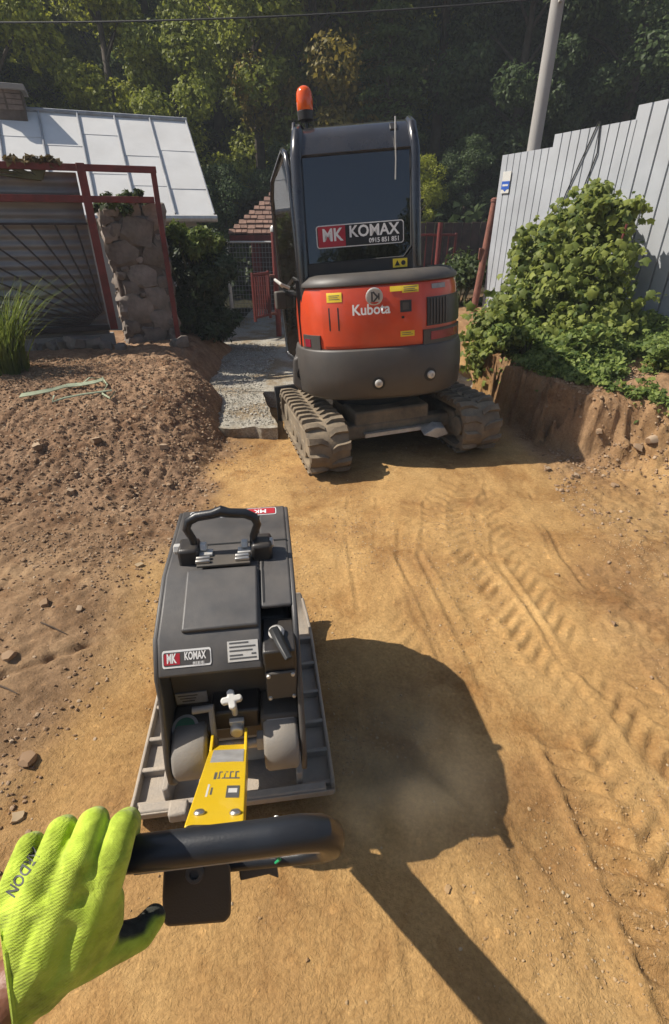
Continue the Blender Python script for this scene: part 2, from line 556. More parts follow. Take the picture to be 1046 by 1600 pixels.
xs = axis(-70, -2.7, 2.6, 70, 0.0125, 1.06)
ys = axis(-30, 0.25, 5.2, 75, 0.0125, 1.05)
X, Y = np.meshgrid(xs, ys, indexing='ij')
wr = smooth(5.9, 5.2, Y) * smooth(1.3, 1.6, X) * smooth(2.6, 3.2, Y)
Z = soft_terrain(X + wr * (0.12 * fbm(X * 4 + 8, Y * 4, 3) + 0.10 * fbm(X * 13, Y * 13 + 5, 4, .6)), Y + wr * 0.05 * fbm(X * 6, Y * 6 + 30, 2))
ml, mr_ = loose_mask(X, Y)
near = smooth(8.5, 6.0, Y)
heap = smooth(2.0, 3.4, Y) * ml
# rolling + compacted micro relief
Z += near * 0.022 * fbm(X * 1.3, Y * 1.3, 3)
Z += near * (1 - ml) * (0.009 * fbm(X * 7, Y * 7, 3) + 0.009 * np.abs(fbm(X * 24, Y * 24, 3)) * smooth(-.2, .25, fbm(X * 1.7 + 60, Y * 1.7, 2)))
Z += near * (0.4 + ml + mr_) * 0.0065 * fbm(X * 22, Y * 22, 2)
# clods on the loose soil
cl = np.abs(fbm(X * 9 + 3, Y * 9, 4, 0.6))
Z += near * ml * (0.010 + 0.016 * heap) * (2.4 * np.minimum(cl, 0.5) - 0.35)
cl2 = np.abs(fbm(X * 11 + 30, Y * 11, 4, 0.6))
Z += near * mr_ * 0.012 * (2.4 * np.minimum(cl2, 0.5) - 0.3)
# erosion on the cut face
# dark groove on the left
gd = (Y - 1.62) * 0.83 - (X + 1.22) * 0.62
gs = (X + 1.22) * 0.83 + (Y - 1.62) * 0.62
gm = np.exp(-(gd / 0.016) ** 2) * smooth(-0.42, -0.32, gs) * smooth(0.20, 0.08, gs) * (0.6 + 0.8 * vnoise(gs * 20, gs * 0))
Z -= 0.045 * gm
# tread prints
pr1, in1 = band_print(X, Y, [(1.05, 3.6), (0.76, 3.0), (0.68, 2.5), (0.80, 1.9), (0.93, 1.3), (0.97, 0.3)], 0.15, 0.085, 0.0095)
fade1 = (0.25 + 1.3 * smooth(-0.3, 0.25, fbm(X * 4.5 + 9, Y * 4.5, 3))) * smooth(3.6, 3.2, Y)
Z += pr1 * fade1 * (0.45 + 0.65 * smooth(2.6, 1.6, Y))
pr2, in2 = band_print(X, Y, [(0.05, 3.4), (0.12, 2.6), (0.22, 1.9), (0.42, 1.1), (0.62, 0.3)], 0.14, 0.085, 0.004)
fade2 = smooth(-0.12, 0.2, fbm(X * 2.0 + 21, Y * 2.0, 2)) * smooth(3.5, 3.0, Y)
Z += pr2 * fade2 * 0.9
pr3, in3 = band_print(X, Y, [(1.15, 3.2), (1.12, 2.4), (1.22, 1.6), (1.28, 1.0), (1.36, 0.3)], 0.14, 0.095, 0.009, -0.7)
Z += pr3 * (0.4 + 0.7 * smooth(2.6, 1.6, Y)) * (0.15 + smooth(-0.2, 0.2, fbm(X * 3.0 + 51, Y * 3.0, 3)))
for (a0, a1, a2, a3, dp) in ((.40, .34, .50, .58, .005), (.56, .48, .62, .70, .006), (1.02, .92, 1.02, 1.12, .006), (.20, .2, .3, .42, .004), (1.32, 1.3, 1.42, 1.5, .007), (-.02, .02, .1, .2, .004)):
    cxl = np.interp(Y, [.3, 1.3, 2.4, 3.6], [a3, a2, a1, a0 + .12]) + .02 * vnoise(Y * 1.5 + dp * 900, Y * 0)
    dl = (X - cxl) + .006 * vnoise(X * 40, Y * 40)
    fl_ = smooth(-.15, .15, fbm(X * 1.5 + dp * 3000, Y * 3.5, 3)) * smooth(3.5, 3.1, Y) * (Y > .26)
    Z += fl_ * dp * (np.exp(-(dl / .010) ** 2) - 1.1 * np.exp(-((dl - .028) / .016) ** 2))
# straight plate edges left by the compactor
for (ax, ay, bx, by) in ((0.33, 2.5, 0.50, 1.55), (0.52, 1.02, 0.72, 0.55), (0.98, 1.62, 1.25, 1.2), (0.05, 2.7, 0.1, 1.9)):
    dx, dy = bx - ax, by - ay; L = math.hypot(dx, dy); dx /= L; dy /= L
    s = (X - ax) * dx + (Y - ay) * dy; t = (X - ax) * dy - (Y - ay) * dx
    Z += 0.006 * np.exp(-(t / 0.009) ** 2) * smooth(0, .1, s) * smooth(L, L - .1, s)
    Z -= 0.004 * np.exp(-((t + .025) / 0.012) ** 2) * smooth(0, .1, s) * smooth(L, L - .1, s)
nx, ny = X.shape
idx = np.arange(nx * ny).reshape(nx, ny)
F = np.stack([idx[:-1, :-1], idx[1:, :-1], idx[1:, 1:], idx[:-1, 1:]], -1).reshape(-1, 4)
V = np.stack([X, Y, Z], -1).reshape(-1, 3)
me = np_mesh('ground', V, F)
GZ = Z

def ground_at(x, y):
    """height of the finished ground surface"""
    x = np.atleast_1d(np.asarray(x, float)); y = np.atleast_1d(np.asarray(y, float))
    i = np.clip(np.searchsorted(xs, x) - 1, 0, nx - 2); j = np.clip(np.searchsorted(ys, y) - 1, 0, ny - 2)
    fx = (x - xs[i]) / (xs[i + 1] - xs[i]); fy = (y - ys[j]) / (ys[j + 1] - ys[j])
    z = (GZ[i, j] * (1 - fx) + GZ[i + 1, j] * fx) * (1 - fy) + (GZ[i, j + 1] * (1 - fx) + GZ[i + 1, j + 1] * fx) * fy
    return z if z.size > 1 else float(z[0])

# soil kinds: R = loose brown soil, G = redder subsoil, B = forest floor
colr = np.zeros((nx * ny, 4), np.float32)
bank = smooth(1.5, 1.7, X) * smooth(3.3, 3.9, Y)
colr[:, 0] = np.clip(ml + 0.30 * mr_, 0, 1).ravel()
colr[:, 1] = np.clip(heap + bank * 0.8 + smooth(4.5, 5.2, Y) * smooth(-1.0, -1.5, X), 0, 1).ravel()
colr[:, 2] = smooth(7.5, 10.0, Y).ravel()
colr[:, 3] = 1
ca = me.color_attributes.new('soil', 'FLOAT_COLOR', 'POINT')
ca.data.foreach_set('color', colr.ravel())

gm_ = bpy.data.materials.new('soil'); gm_.use_nodes = True
n = gm_.node_tree.nodes; l = gm_.node_tree.links
p = n['Principled BSDF']; p.inputs['Roughness'].default_value = 0.95; p.inputs['Specular IOR Level'].default_value = 0.15
at = n.new('ShaderNodeAttribute'); at.attribute_name = 'soil'
sp = n.new('ShaderNodeSeparateColor'); l.new(at.outputs['Color'], sp.inputs[0])
tc = n.new('ShaderNodeTexCoord')
def noise(scale, detail=6, rough=0.6, dist=0.0):
    x = n.new('ShaderNodeTexNoise'); x.inputs['Scale'].default_value = scale; x.inputs['Detail'].default_value = detail
    x.inputs['Roughness'].default_value = rough; x.inputs['Distortion'].default_value = dist
    l.new(tc.outputs['Object'], x.inputs['Vector']); return x.outputs['Fac']
def ramp(f, a, b, c0, c1, mid=None):
    r = n.new('ShaderNodeValToRGB'); r.color_ramp.elements[0].position = a; r.color_ramp.elements[1].position = b
    r.color_ramp.elements[0].color = (*c0, 1); r.color_ramp.elements[1].color = (*c1, 1)
    if mid:
        e = r.color_ramp.elements.new(mid[0]); e.color = (*mid[1], 1)
    l.new(f, r.inputs[0]); return r.outputs[0]
def mixc(f, a, b, blend='MIX'):
    m = n.new('ShaderNodeMix'); m.data_type = 'RGBA'; m.blend_type = blend
    if isinstance(f, float): m.inputs[0].default_value = f
    else: l.new(f, m.inputs[0])
    l.new(a, m.inputs[6]); l.new(b, m.inputs[7]); return m.outputs[2]
dusty = ramp(noise(1.6, 4, 0.65), 0.35, 0.68, (0.325, 0.188, 0.078), (0.52, 0.335, 0.145), (0.5, (0.43, 0.264, 0.108)))
loose = ramp(noise(3.0, 5, 0.7), 0.34, 0.68, (0.19, 0.118, 0.066), (0.37, 0.25, 0.145), (0.5, (0.27, 0.174, 0.100)))
redd = ramp(noise(5.0, 4, 0.7), 0.35, 0.65, (0.18, 0.108, 0.068), (0.36, 0.235, 0.150))
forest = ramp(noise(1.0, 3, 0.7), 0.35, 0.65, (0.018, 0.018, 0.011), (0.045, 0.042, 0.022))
c = mixc(sp.outputs[0], dusty, loose)
g2 = n.new('ShaderNodeMath'); g2.operation = 'MULTIPLY'; l.new(sp.outputs[1], g2.inputs[0]); g2.inputs[1].default_value = 0.85
c = mixc(g2.outputs[0], c, redd)
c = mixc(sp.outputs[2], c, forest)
fine = ramp(noise(70, 3, 0.7), 0.3, 0.72, (0.74, 0.73, 0.71), (1.15, 1.14, 1.12))
c = mixc(1.0, c, fine, 'MULTIPLY')
patch = ramp(noise(0.55, 3, 0.6, 0.4), 0.35, 0.65, (0.82, 0.80, 0.78), (1.10, 1.09, 1.07))
c = mixc(1.0, c, patch, 'MULTIPLY')
blotch = ramp(noise(2.3, 5, 0.72, 0.6), 0.50, 0.66, (1, 1, 1), (0.70, 0.62, 0.56))
c = mixc(1.0, c, blotch, 'MULTIPLY')
pale = ramp(noise(3.7, 5, 0.75, 0.3), 0.52, 0.70, (1, 1, 1), (1.13, 1.14, 1.15))
c = mixc(1.0, c, pale, 'MULTIPLY')
vor = n.new('ShaderNodeTexVoronoi'); vor.inputs['Scale'].default_value = 55
l.new(tc.outputs['Object'], vor.inputs['Vector'])
spk = ramp(vor.outputs['Color'], 0.90, 0.93, (1, 1, 1), (1.25, 1.22, 1.18))
c = mixc(1.0, c, spk, 'MULTIPLY')
l.new(c, p.inputs['Base Color'])
b1 = n.new('ShaderNodeBump'); b1.inputs['Strength'].default_value = 0.7; b1.inputs['Distance'].default_value = 0.006
l.new(noise(150, 3, 0.75), b1.inputs['Height'])
b2 = n.new('ShaderNodeBump'); b2.inputs['Strength'].default_value = 0.5; b2.inputs['Distance'].default_value = 0.012
l.new(noise(38, 3, 0.7, 0.5), b2.inputs['Height']); l.new(b1.outputs[0], b2.inputs['Normal'])
l.new(b2.outputs[0], p.inputs['Normal'])
MATS['soil'] = gm_
tag(link('ground', me, gm_), kind='structure')

# ------------------------------------------------------------------ gravel path beyond the dug strip
gx = np.concatenate([np.arange(-1.75, 1.7, 0.02)])
gy = np.concatenate([np.arange(4.45, 6.6, 0.02), np.arange(6.6, 11.4, 0.06)])
GXX, GYY = np.meshgrid(gx, gy, indexing='ij')
right = np.where(GYY < 5.55, gravel_edge(np.minimum(GYY, 5.5)) + 0.02 * vnoise(GYY * 9, GYY * 0), 1.66)
left = np.full_like(GXX, -1.75)
front = 4.45 + 0.05 * fbm(GXX * 3, GXX * 0 + 2, 2)
u = (GXX - gx[0]) / (gx[-1] - gx[0])
px_ = left + (right - left) * u
py_ = np.where(GYY < 5.0, front + (GYY - 4.45) * (5.0 - front) / 0.55, GYY)
gz = 0.045 + 0.012 * (py_ - 4.45) + 0.008 * fbm(px_ * 6, py_ * 6, 3) + 0.004 * fbm(px_ * 25, py_ * 25, 2)
rut = 0.016 * (np.exp(-((px_ + 0.95 + 0.06 * (py_ - 5)) / 0.10) ** 2))
gz = gz - rut * (0.7 + 0.5 * vnoise(py_ * 5, px_ * 5))
a, b = px_.shape
ii = np.arange(a * b).reshape(a, b)
Fg = np.stack([ii[:-1, :-1], ii[1:, :-1], ii[1:, 1:], ii[:-1, 1:]], -1).reshape(-1, 4)
Vg = np.stack([px_, py_, gz], -1).reshape(-1, 3)
# skirts down at the front and at the right edge
def skirt(ids, V, F):
    k = len(V)
    low = V[ids].copy(); low[:, 2] -= 0.30; low[:, 1] += 0.0
    V = np.vstack([V, low])
    m = len(ids)
    q = np.stack([ids[:-1], ids[1:], k + np.arange(1, m), k + np.arange(m - 1)], -1)
    return V, np.vstack([F, q])
Vg, Fg = skirt(ii[::-1, 0], Vg, Fg)
Vg, Fg = skirt(ii[-1, :][::-1], Vg, Fg)
gme = np_mesh('gravel_path', Vg, Fg)
gme.set_sharp_from_angle(angle=R(45))
gmat = bpy.data.materials.new('gravel'); gmat.use_nodes = True
n = gmat.node_tree.nodes; l = gmat.node_tree.links
p = n['Principled BSDF']; p.inputs['Roughness'].default_value = 0.95; p.inputs['Specular IOR Level'].default_value = 0.15
tc = n.new('ShaderNodeTexCoord')
grey = ramp(noise(60, 3, 0.8), 0.3, 0.7, (0.20, 0.18, 0.145), (0.50, 0.47, 0.40))
brown = ramp(noise(2.0, 4, 0.7), 0.46, 0.6, (1, 1, 1), (0.74, 0.62, 0.48))
cc = mixc(1.0, grey, brown, 'MULTIPLY')
l.new(cc, p.inputs['Base Color'])
b1 = n.new('ShaderNodeBump'); b1.inputs['Strength'].default_value = 0.8; b1.inputs['Distance'].default_value = 0.012
l.new(noise(55, 3, 0.8), b1.inputs['Height']); l.new(b1.outputs[0], p.inputs['Normal'])
MATS['gravel'] = gmat
tag(link('gravel_path', gme, gmat), kind='structure')
# ------------------------------------------------------------------ mini excavator
exc = empty('mini_excavator', (EXC[0] + .045, EXC[1] + .01, EXC[2]), (R(-3), R(-4), 0))
exc.scale = (1.035, 1.035, 1.015)
tag(exc, 'orange and black mini excavator seen from behind with amber beacon and open cab door', 'excavator')

XO = 0.022
def plan(a, b, npow, t):
    """superellipse in plan; t=0 points to +x, t=-pi/2 to the rear"""
    c, s = math.cos(t), math.sin(t)
    return (XO + a * math.copysign(abs(c) ** (2 / npow), c), b * math.copysign(abs(s) ** (2 / npow), s))

def rear_y(x, a, b, npow):
    q = max(0.0, 1 - abs((x - XO) / a) ** npow)
    return -b * q ** (1 / npow)

def tail(name, m, levels, npow=2.8, t0=math.pi, t1=2 * math.pi, steps=48, ycut=0.0, bevel=0.012, parent=exc, thick=None):
    """wrap-round tail panel: levels (z, a, b) lofted; open front at ycut"""
    rings = []
    for z, a, b in levels:
        ring = []
        for k in range(steps + 1):
            x, y = plan(a, b, npow, t0 + (t1 - t0) * k / steps)
            ring.append(Vector((x, min(y, ycut), z)))
        inner = [Vector((XO + (p.x - XO) * 0.80, p.y * 0.80 + ycut * 0.2, z)) for p in reversed(ring)]
        rings.append(ring + inner)
    return G().loft(rings).build(name, m, parent, bevel=bevel, angle=50)

NP = 2.9
CW = (0.655, 0.775)
tail('counterweight', 'counterweight_grey', [(0.535, 0.61, 0.725), (0.565, 0.645, 0.765), (0.70, 0.655, 0.775), (0.84, 0.652, 0.772), (0.90, 0.635, 0.755)], NP)
CV = (0.595, 0.735)
cover_lv = [(0.895, 0.62, 0.735), (1.10, 0.618, 0.735), (1.26, 0.605, 0.715), (1.31, 0.59, 0.695)]
cover = tail('engine_cover', 'orange_paint', cover_lv, NP, bevel=0.01)
tail('cover_cap', 'counterweight_grey', [(1.308, 0.61, 0.712), (1.335, 0.608, 0.71), (1.375, 0.565, 0.665), (1.385, 0.52, 0.62)], NP, bevel=0.006)

def cover_pt(x, z, off=0.004):
    zs = [q[0] for q in cover_lv]
    a = float(np.interp(z, zs, [q[1] for q in cover_lv])); b = float(np.interp(z, zs, [q[2] for q in cover_lv]))
    y = rear_y(x, a, b, NP)
    y2 = rear_y(x + 0.002, a, b, NP)
    nrm = Vector((y2 - y, -0.002, 0)).normalized()
    return Vector((x, y, z)) + nrm * off

def skin_patch(name, m, x0, x1, z0, z1, off=0.004, thick=0.006, parent=exc, fn=cover_pt, nx_=10, nz_=4, corner=None):
    """thin curved panel lying on the tail surface"""
    g = G()
    vs = []; fs = []
    for o2 in (off, off - thick):
        for i in range(nx_ + 1):
            for j in range(nz_ + 1):
                vs.append(fn(x0 + (x1 - x0) * i / nx_, z0 + (z1 - z0) * j / nz_, o2))
    N = (nx_ + 1) * (nz_ + 1)
    q = lambda i, j, k: k * N + i * (nz_ + 1) + j
    for i in range(nx_):
        for j in range(nz_):
            fs.append((q(i, j, 0), q(i + 1, j, 0), q(i + 1, j + 1, 0), q(i, j + 1, 0)))
            fs.append((q(i, j, 1), q(i, j + 1, 1), q(i + 1, j + 1, 1), q(i + 1, j, 1)))
    for i in range(nx_):
        fs.append((q(i, 0, 0), q(i, 0, 1), q(i + 1, 0, 1), q(i + 1, 0, 0)))
        fs.append((q(i, nz_, 0), q(i + 1, nz_, 0), q(i + 1, nz_, 1), q(i, nz_, 1)))
    for j in range(nz_):
        fs.append((q(0, j, 0), q(0, j + 1, 0), q(0, j + 1, 1), q(0, j, 1)))
        fs.append((q(nx_, j, 0), q(nx_, j, 1), q(nx_, j + 1, 1), q(nx_, j + 1, 0)))
    g.add(vs, fs)
    return g.build(name, m, parent, angle=60)

# raised rear hood panel with its own edge, seams, badge and lettering
door_panel = skin_patch('rear_hood_panel', 'orange_paint', -0.375, 0.30, 0.925, 1.295, off=0.010, thick=0.016, nx_=24, nz_=6)
for xx in (-0.325, -0.265):
    skin_patch('hood_slot', 'black_print', xx - 0.004, xx + 0.004, 1.03, 1.18, off=0.0115, thick=0.004, parent=door_panel, nx_=1)
lettering('Kubota', 0.094, lambda x, y: cover_pt(-0.045 + x, 1.155 + y, 0.013), 'white_print', door_panel, bold=0.002, sx=0.92)
bc = cover_pt(-0.02, 1.235, 0.010); bn = (cover_pt(-0.02, 1.235, 0.02) - bc).normalized()
badge = G().lathe([(0.058, 0), (0.056, 0.006), (0.048, 0.008), (0.046, 0.004), (0.001, 0.004)], bc, bn).build('badge', 'zinc', exc)
for dx, dz, w, h, r in ((-0.016, 0, 0.012, 0.062, 0), (0.008, 0.012, 0.011, 0.05, -0.7), (0.010, -0.014, 0.011, 0.05, 0.75), (0.03, 0.0, 0.010, 0.04, 0.0)):
    G().box(bc + Vector((dx, -0.006, dz)), (w, 0.004, h), (0, r, 0)).build('badge_stroke', 'grey_print', badge)
lk = skin_patch('hood_lock', 'black_plastic', 0.15, 0.225, 1.125, 1.20, off=0.015, thick=0.012)
skin_patch('lock_plate', 'dark_grey_plastic', 0.167, 0.208, 1.14, 1.185, off=0.017, thick=0.01, parent=lk)
skin_patch('key_slot', 'black_print', 0.158, 0.176, 1.085, 1.10, off=0.012, thick=0.004, nx_=1, nz_=1)
skin_patch('warning_sticker', 'yellow_sticker', -0.335, -0.235, 1.215, 1.275, off=0.0125, thick=0.003)
skin_patch('warning_sticker', 'yellow_sticker', 0.165, 0.275, 1.245, 1.29, off=0.0125, thick=0.003)
skin_patch('warning_sticker', 'yellow_sticker', 0.085, 0.164, 1.258, 1.29, off=0.0125, thick=0.003)
skin_patch('warning_sticker', 'yellow_sticker', 0.15, 0.245, 0.965, 1.002, off=0.0125, thick=0.003)
for (x0, x1, zc_, nl) in ((-0.32, -0.25, 1.245, 3), (0.175, 0.262, 1.268, 3), (0.16, 0.235, 0.984, 2)):
    for k in range(nl):
        z_ = zc_ + (k - (nl - 1) / 2) * 0.012
        skin_patch('sticker_print', 'grey_print', x0, x1 - 0.012 * (k % 2), z_ - 0.002, z_ + 0.002, off=0.0135, thick=0.002, nx_=3, nz_=1)
skin_patch('model_sticker', 'grey_sticker', 0.37, 0.47, 1.255, 1.285, off=0.006, thick=0.004)
# right-hand vent grille
vent = skin_patch('vent_grille', 'black_plastic', 0.335, 0.618, 1.02, 1.205, off=0.012, thick=0.02, nx_=16)
for k in range(6):
    xx = 0.355 + k * 0.022
    skin_patch('grille_bar', 'dark_grey_plastic', xx, xx + 0.008, 1.03, 1.195, off=0.018, thick=0.01, parent=vent, nx_=1)
# tail lights in black surrounds
for (x0, x1, z0, z1, nm) in ((0.34, 0.612, 0.905, 0.985, 'r'), (-0.52, -0.40, 0.90, 0.985, 'l')):
    sr = skin_patch('tail_light_surround', 'counterweight_grey', x0 - 0.03 * (nm == 'r'), x1, z0 - 0.02, z1 + 0.012, off=0.014, thick=0.02)
    if nm == 'r':
        skin_patch('tail_light', 'red_lens', x0 + 0.02, x1 - 0.03, z0 + 0.02, z1 - 0.004, off=0.018, thick=0.01, parent=sr)
    else:
        skin_patch('tail_light', 'red_lens', x0 + 0.015, x0 + 0.055, z0 + 0.015, z1 - 0.015, off=0.018, thick=0.01, parent=sr)

def cw_pt(x, z, off=0.0):
    y = rear_y(x, *CW, NP); y2 = rear_y(x + 0.002, *CW, NP)
    nrm = Vector((y2 - y, -0.002, 0)).normalized()
    return Vector((x, y, z)) + nrm * off, nrm
for bx, bz in ((-0.01, 0.66), (0.36, 0.69)):
    q, nr = cw_pt(bx, bz, -0.004)
    pocket = G().lathe([(0.046, 0.0), (0.046, 0.007), (0.036, 0.0075), (0.001, 0.0075)], q, nr).build('bolt_pocket', 'black_print', exc)
    G().lathe([(0.028, 0.006), (0.028, 0.022), (0.022, 0.026), (0.012, 0.027), (0.011, 0.021), (0.001, 0.021)], q, nr, 12).build('bolt', 'zinc', pocket)
# left skirt with tow eye and bolt
sk = G().prism([(-0.66, 0.60), (-0.64, 0.80), (-0.56, 0.845), (-0.40, 0.845), (-0.40, 0.545), (-0.60, 0.545)],
               lambda p: Vector((p[0], -0.36 - 0.30 * (p[0] + 0.66), p[1])), lambda p: Vector((p[0], 0.15, p[1])))
skirt_o = sk.build('side_skirt', 'counterweight_grey', exc, bevel=0.02, seg=3)
G().lathe([(0.052, 0), (0.052, 0.016), (0.044, 0.018), (0.04, 0.006), (0.001, 0.006)], (-0.565, -0.40, 0.69), (-0.25, -1, 0)).build('tow_eye', 'black_print', skirt_o)
G().lathe([(0.034, 0), (0.034, 0.02), (0.024, 0.026), (0.001, 0.027)], (-0.47, -0.43, 0.665), (-0.25, -1, 0), 12).build('bolt', 'zinc', skirt_o)
# deck, slewing ring, front body
G().box((-0.02, 0.18, 0.57), (1.16, 1.15, 0.07)).build('deck', 'black_plastic', exc, bevel=0.02)
G().cyl((0, 0, 0.36), (0, 0, 0.54), 0.33, n=36).build('slewing_ring', 'rubber', exc)
G().box((0.46, 0.16, 0.95), (0.25, 0.62, 0.70)).build('side_cover', 'orange_paint', exc, bevel=0.03)
G().box((-0.10, -0.22, 1.05), (0.92, 0.42, 0.62)).build('engine_bay', 'rubber', exc)

# ---- cab
CX0, CX1 = -0.515, 0.325
CYR, CYF = -0.44, 0.66
cabf = G()
def post(pts, r=0.034): cabf.tube(pts, r, 12)
rear_l = [(CX0 + .03, CYR + 0.02, 0.95), (CX0 + .02, CYR, 1.40), (CX0 + .035, CYR + 0.06, 2.10), (CX0 + .05, CYR + .13, 2.235), (CX0 + .055, CYR + .24, 2.275)]
rear_r = [(CX1 - .03, CYR + 0.02, 1.30), (CX1 - .025, CYR, 1.40), (CX1 - .03, CYR + 0.06, 2.10), (CX1 - .04, CYR + .13, 2.235), (CX1 - .045, CYR + .24, 2.275)]
post(rear_l, 0.042); post(rear_r, 0.034)
front_l = [(CX0 + .03, CYF, 0.62), (CX0 + .04, CYF - .05, 1.5), (CX0 + .055, CYF - .2, 2.2), (CX0 + .06, CYF - .32, 2.275)]
front_r = [(CX1 - .03, CYF, 0.62), (CX1 - .04, CYF - .05, 1.5), (CX1 - .045, CYF - .2, 2.2), (CX1 - .05, CYF - .32, 2.275)]
post(front_l); post(front_r)
cabf.tube([rear_l[-1], front_l[-1]], 0.032, 10); cabf.tube([rear_r[-1], front_r[-1]], 0.032, 10)
cabf.box((CX0 + .03, 0.1, 0.66), (0.06, 1.1, 0.10))
cab_o = cabf.build('cab_frame', 'black_paint', exc)
# roof: domed sheet with a rear slope
roof_g = G()
prof = [(CYR + 0.045, 2.105), (CYR + .095, 2.20), (CYR + .16, 2.262), (CYR + .28, 2.30), (0.1, 2.325), (CYF - .34, 2.30), (CYF - .24, 2.255),
        (CYF - .26, 2.235), (CYF - .36, 2.27), (0.1, 2.29), (CYR + .28, 2.265), (CYR + .19, 2.23), (CYR + .12, 2.17), (CYR + .075, 2.10)]
roof_g.prism(prof, lambda p: Vector((CX0 + .045, p[0], p[1])), lambda p: Vector((CX1 - .04, p[0], p[1])))
roof_o = roof_g.build('roof', 'black_paint', exc, bevel=0.006, angle=60)
G().box((CX1 - 0.16, CYR + .125, 2.235), (0.05, 0.012, 0.055), (R(-42), 0, 0)).build('work_light', 'black_plastic', roof_o, bevel=0.004)
# rear panel below the window
rp = [(CX0 + .05, 1.36), (CX1 - .05, 1.36), (CX1 - .05, 1.52), (CX1 - .10, 1.46), (CX0 + .05, 1.455)]
def rpz(z): return CYR + 0.0857 * (z - 1.40) if z > 1.4 else CYR
G().prism(rp, lambda p: Vector((p[0], rpz(p[1]) - 0.012, p[1])), lambda p: Vector((p[0], rpz(p[1]) + 0.02, p[1]))).build('rear_panel', 'black_plastic', exc, bevel=0.004)
def cab_rear(x, z, off=0.0):
    return Vector((x, rpz(z) - off, z))
win = G().prism([(CX0 + .065, 1.458), (CX1 - .115, 1.463), (CX1 - .06, 1.53), (CX1 - .062, 2.10), (CX0 + .07, 2.10)],
                lambda p: cab_rear(p[0], p[1], 0.004), lambda p: cab_rear(p[0], p[1], -0.004)).build('rear_window', 'cab_glass', exc)
# rim of the window
rim = G().tube([cab_rear(x, z, 0.006) for x, z in ((CX0 + .065, 2.10), (CX0 + .062, 1.458), (CX1 - .115, 1.463), (CX1 - .06, 1.53), (CX1 - .062, 2.10))], 0.007, 6, closed=True).build('window_seal', 'rubber', win)
# decal: MK KOMAX
def rrect(w, h, r, n=5):
    out = []
    for cx, cy, a0 in ((w / 2 - r, h / 2 - r, 0), (-w / 2 + r, h / 2 - r, 90), (-w / 2 + r, -h / 2 + r, 180), (w / 2 - r, -h / 2 + r, 270)):
        for k in range(n + 1):
            a = R(a0 + 90 * k / n); out.append((cx + r * math.cos(a), cy + r * math.sin(a)))
    return out
DX, DZ, DW, DH = -0.085, 1.622, 0.60, 0.142
decal = G().prism(rrect(DW, DH, 0.02), lambda p: cab_rear(DX + p[0], DZ + p[1], 0.0075), lambda p: cab_rear(DX + p[0], DZ + p[1], 0.005)).build('decal', 'white_print', exc)
G().prism(rrect(DW - .012, DH - .012, 0.016), lambda p: cab_rear(DX + p[0], DZ + p[1], 0.0085), lambda p: cab_rear(DX + p[0], DZ + p[1], 0.006)).build('decal_field', 'black_print', decal)
G().prism([(-.288, -.064), (-.10, -.064), (-.10, .064), (-.288, .064)], lambda p: cab_rear(DX + p[0], DZ + p[1], 0.0095), lambda p: cab_rear(DX + p[0], DZ + p[1], 0.007)).build('decal_block', 'red_sticker', decal)
lettering('MK', 0.108, lambda x, y: cab_rear(DX - .19 + x, DZ + .006 + y, 0.0105), 'white_print', decal, bold=0.003, sx=0.9)
lettering('KOMAX', 0.098, lambda x, y: cab_rear(DX + .095 + x, DZ + .018 + y, 0.0105), 'white_print', decal, bold=0.0025, sx=0.96)
lettering('0915 851 851', 0.040, lambda x, y: cab_rear(DX + .165 + x, DZ - .043 + y, 0.0105), 'white_print', decal, bold=0.001, sx=0.95)
G().prism([(-.05, -.028), (.05, -.028), (.05, .028), (-.05, .028)], lambda p: cab_rear(CX1 - .14 + p[0], 1.425 + p[1], 0.0165), lambda p: cab_rear(CX1 - .14 + p[0], 1.425 + p[1], 0.013)).build('warning_sticker', 'yellow_sticker', exc)
for k, sx_ in enumerate((-.02, .022)):
    G().prism([(-.018, -.016), (.018, -.016), (0, .018)] if k == 0 else rrect(.03, .03, .014), lambda p: cab_rear(CX1 - .14 + sx_ + p[0], 1.425 + p[1], 0.018), lambda p: cab_rear(CX1 - .14 + sx_ + p[0], 1.425 + p[1], 0.0165)).build('sticker_print', 'black_print', exc)
# side and front glazing, seat
G().box((CX1 - .035, 0.1, 1.75), (0.006, 0.95, 0.9)).build('side_window', 'cab_glass', exc)
G().box((-0.095, CYF - 0.10, 1.75), (0.72, 0.006, 0.86), (R(10), 0, 0)).build('windscreen', 'cab_glass', exc)
G().box((CX1 - .035, 0.1, 1.0), (0.02, 1.0, 0.55)).build('side_panel', 'black_plastic', exc)
st = G().box((-0.1, -0.02, 1.02), (0.44, 0.42, 0.12)).build('seat', 'seat_fabric', exc, bevel=0.04)
G().box((-0.1, -0.25, 1.36), (0.42, 0.10, 0.60), (R(8), 0, 0)).build('seat_back', 'seat_fabric', st, bevel=0.04)
G().box((-0.1, 0.42, 0.75), (0.6, 0.14, 0.16)).box((-0.25, 0.36, 1.0), (0.04, 0.04, 0.5)).build('control_console', 'black_plastic', exc, bevel=0.01)
# wire hanging from the roof edge
G().tube([cab_rear(CX1 - .155, 2.06 + .0, 0.02) + Vector((0, 0.02, 0.215)), cab_rear(CX1 - .158, 2.16, 0.03), cab_rear(CX1 - .155, 2.05, 0.012), cab_rear(CX1 - .16, 1.93, 0.010)], 0.0045, 6).build('aerial', 'zinc', exc)
# rain gutter pipe + grab on the left post
G().tube([(CX0 + .0, CYR + .02, 1.55), (CX0 + .01, CYR + .06, 2.05), (CX0 + .02, CYR + .10, 2.20), (CX0 + .03, CYR + .2, 2.31)], 0.013, 8).build('grab_rail', 'black_paint', exc)

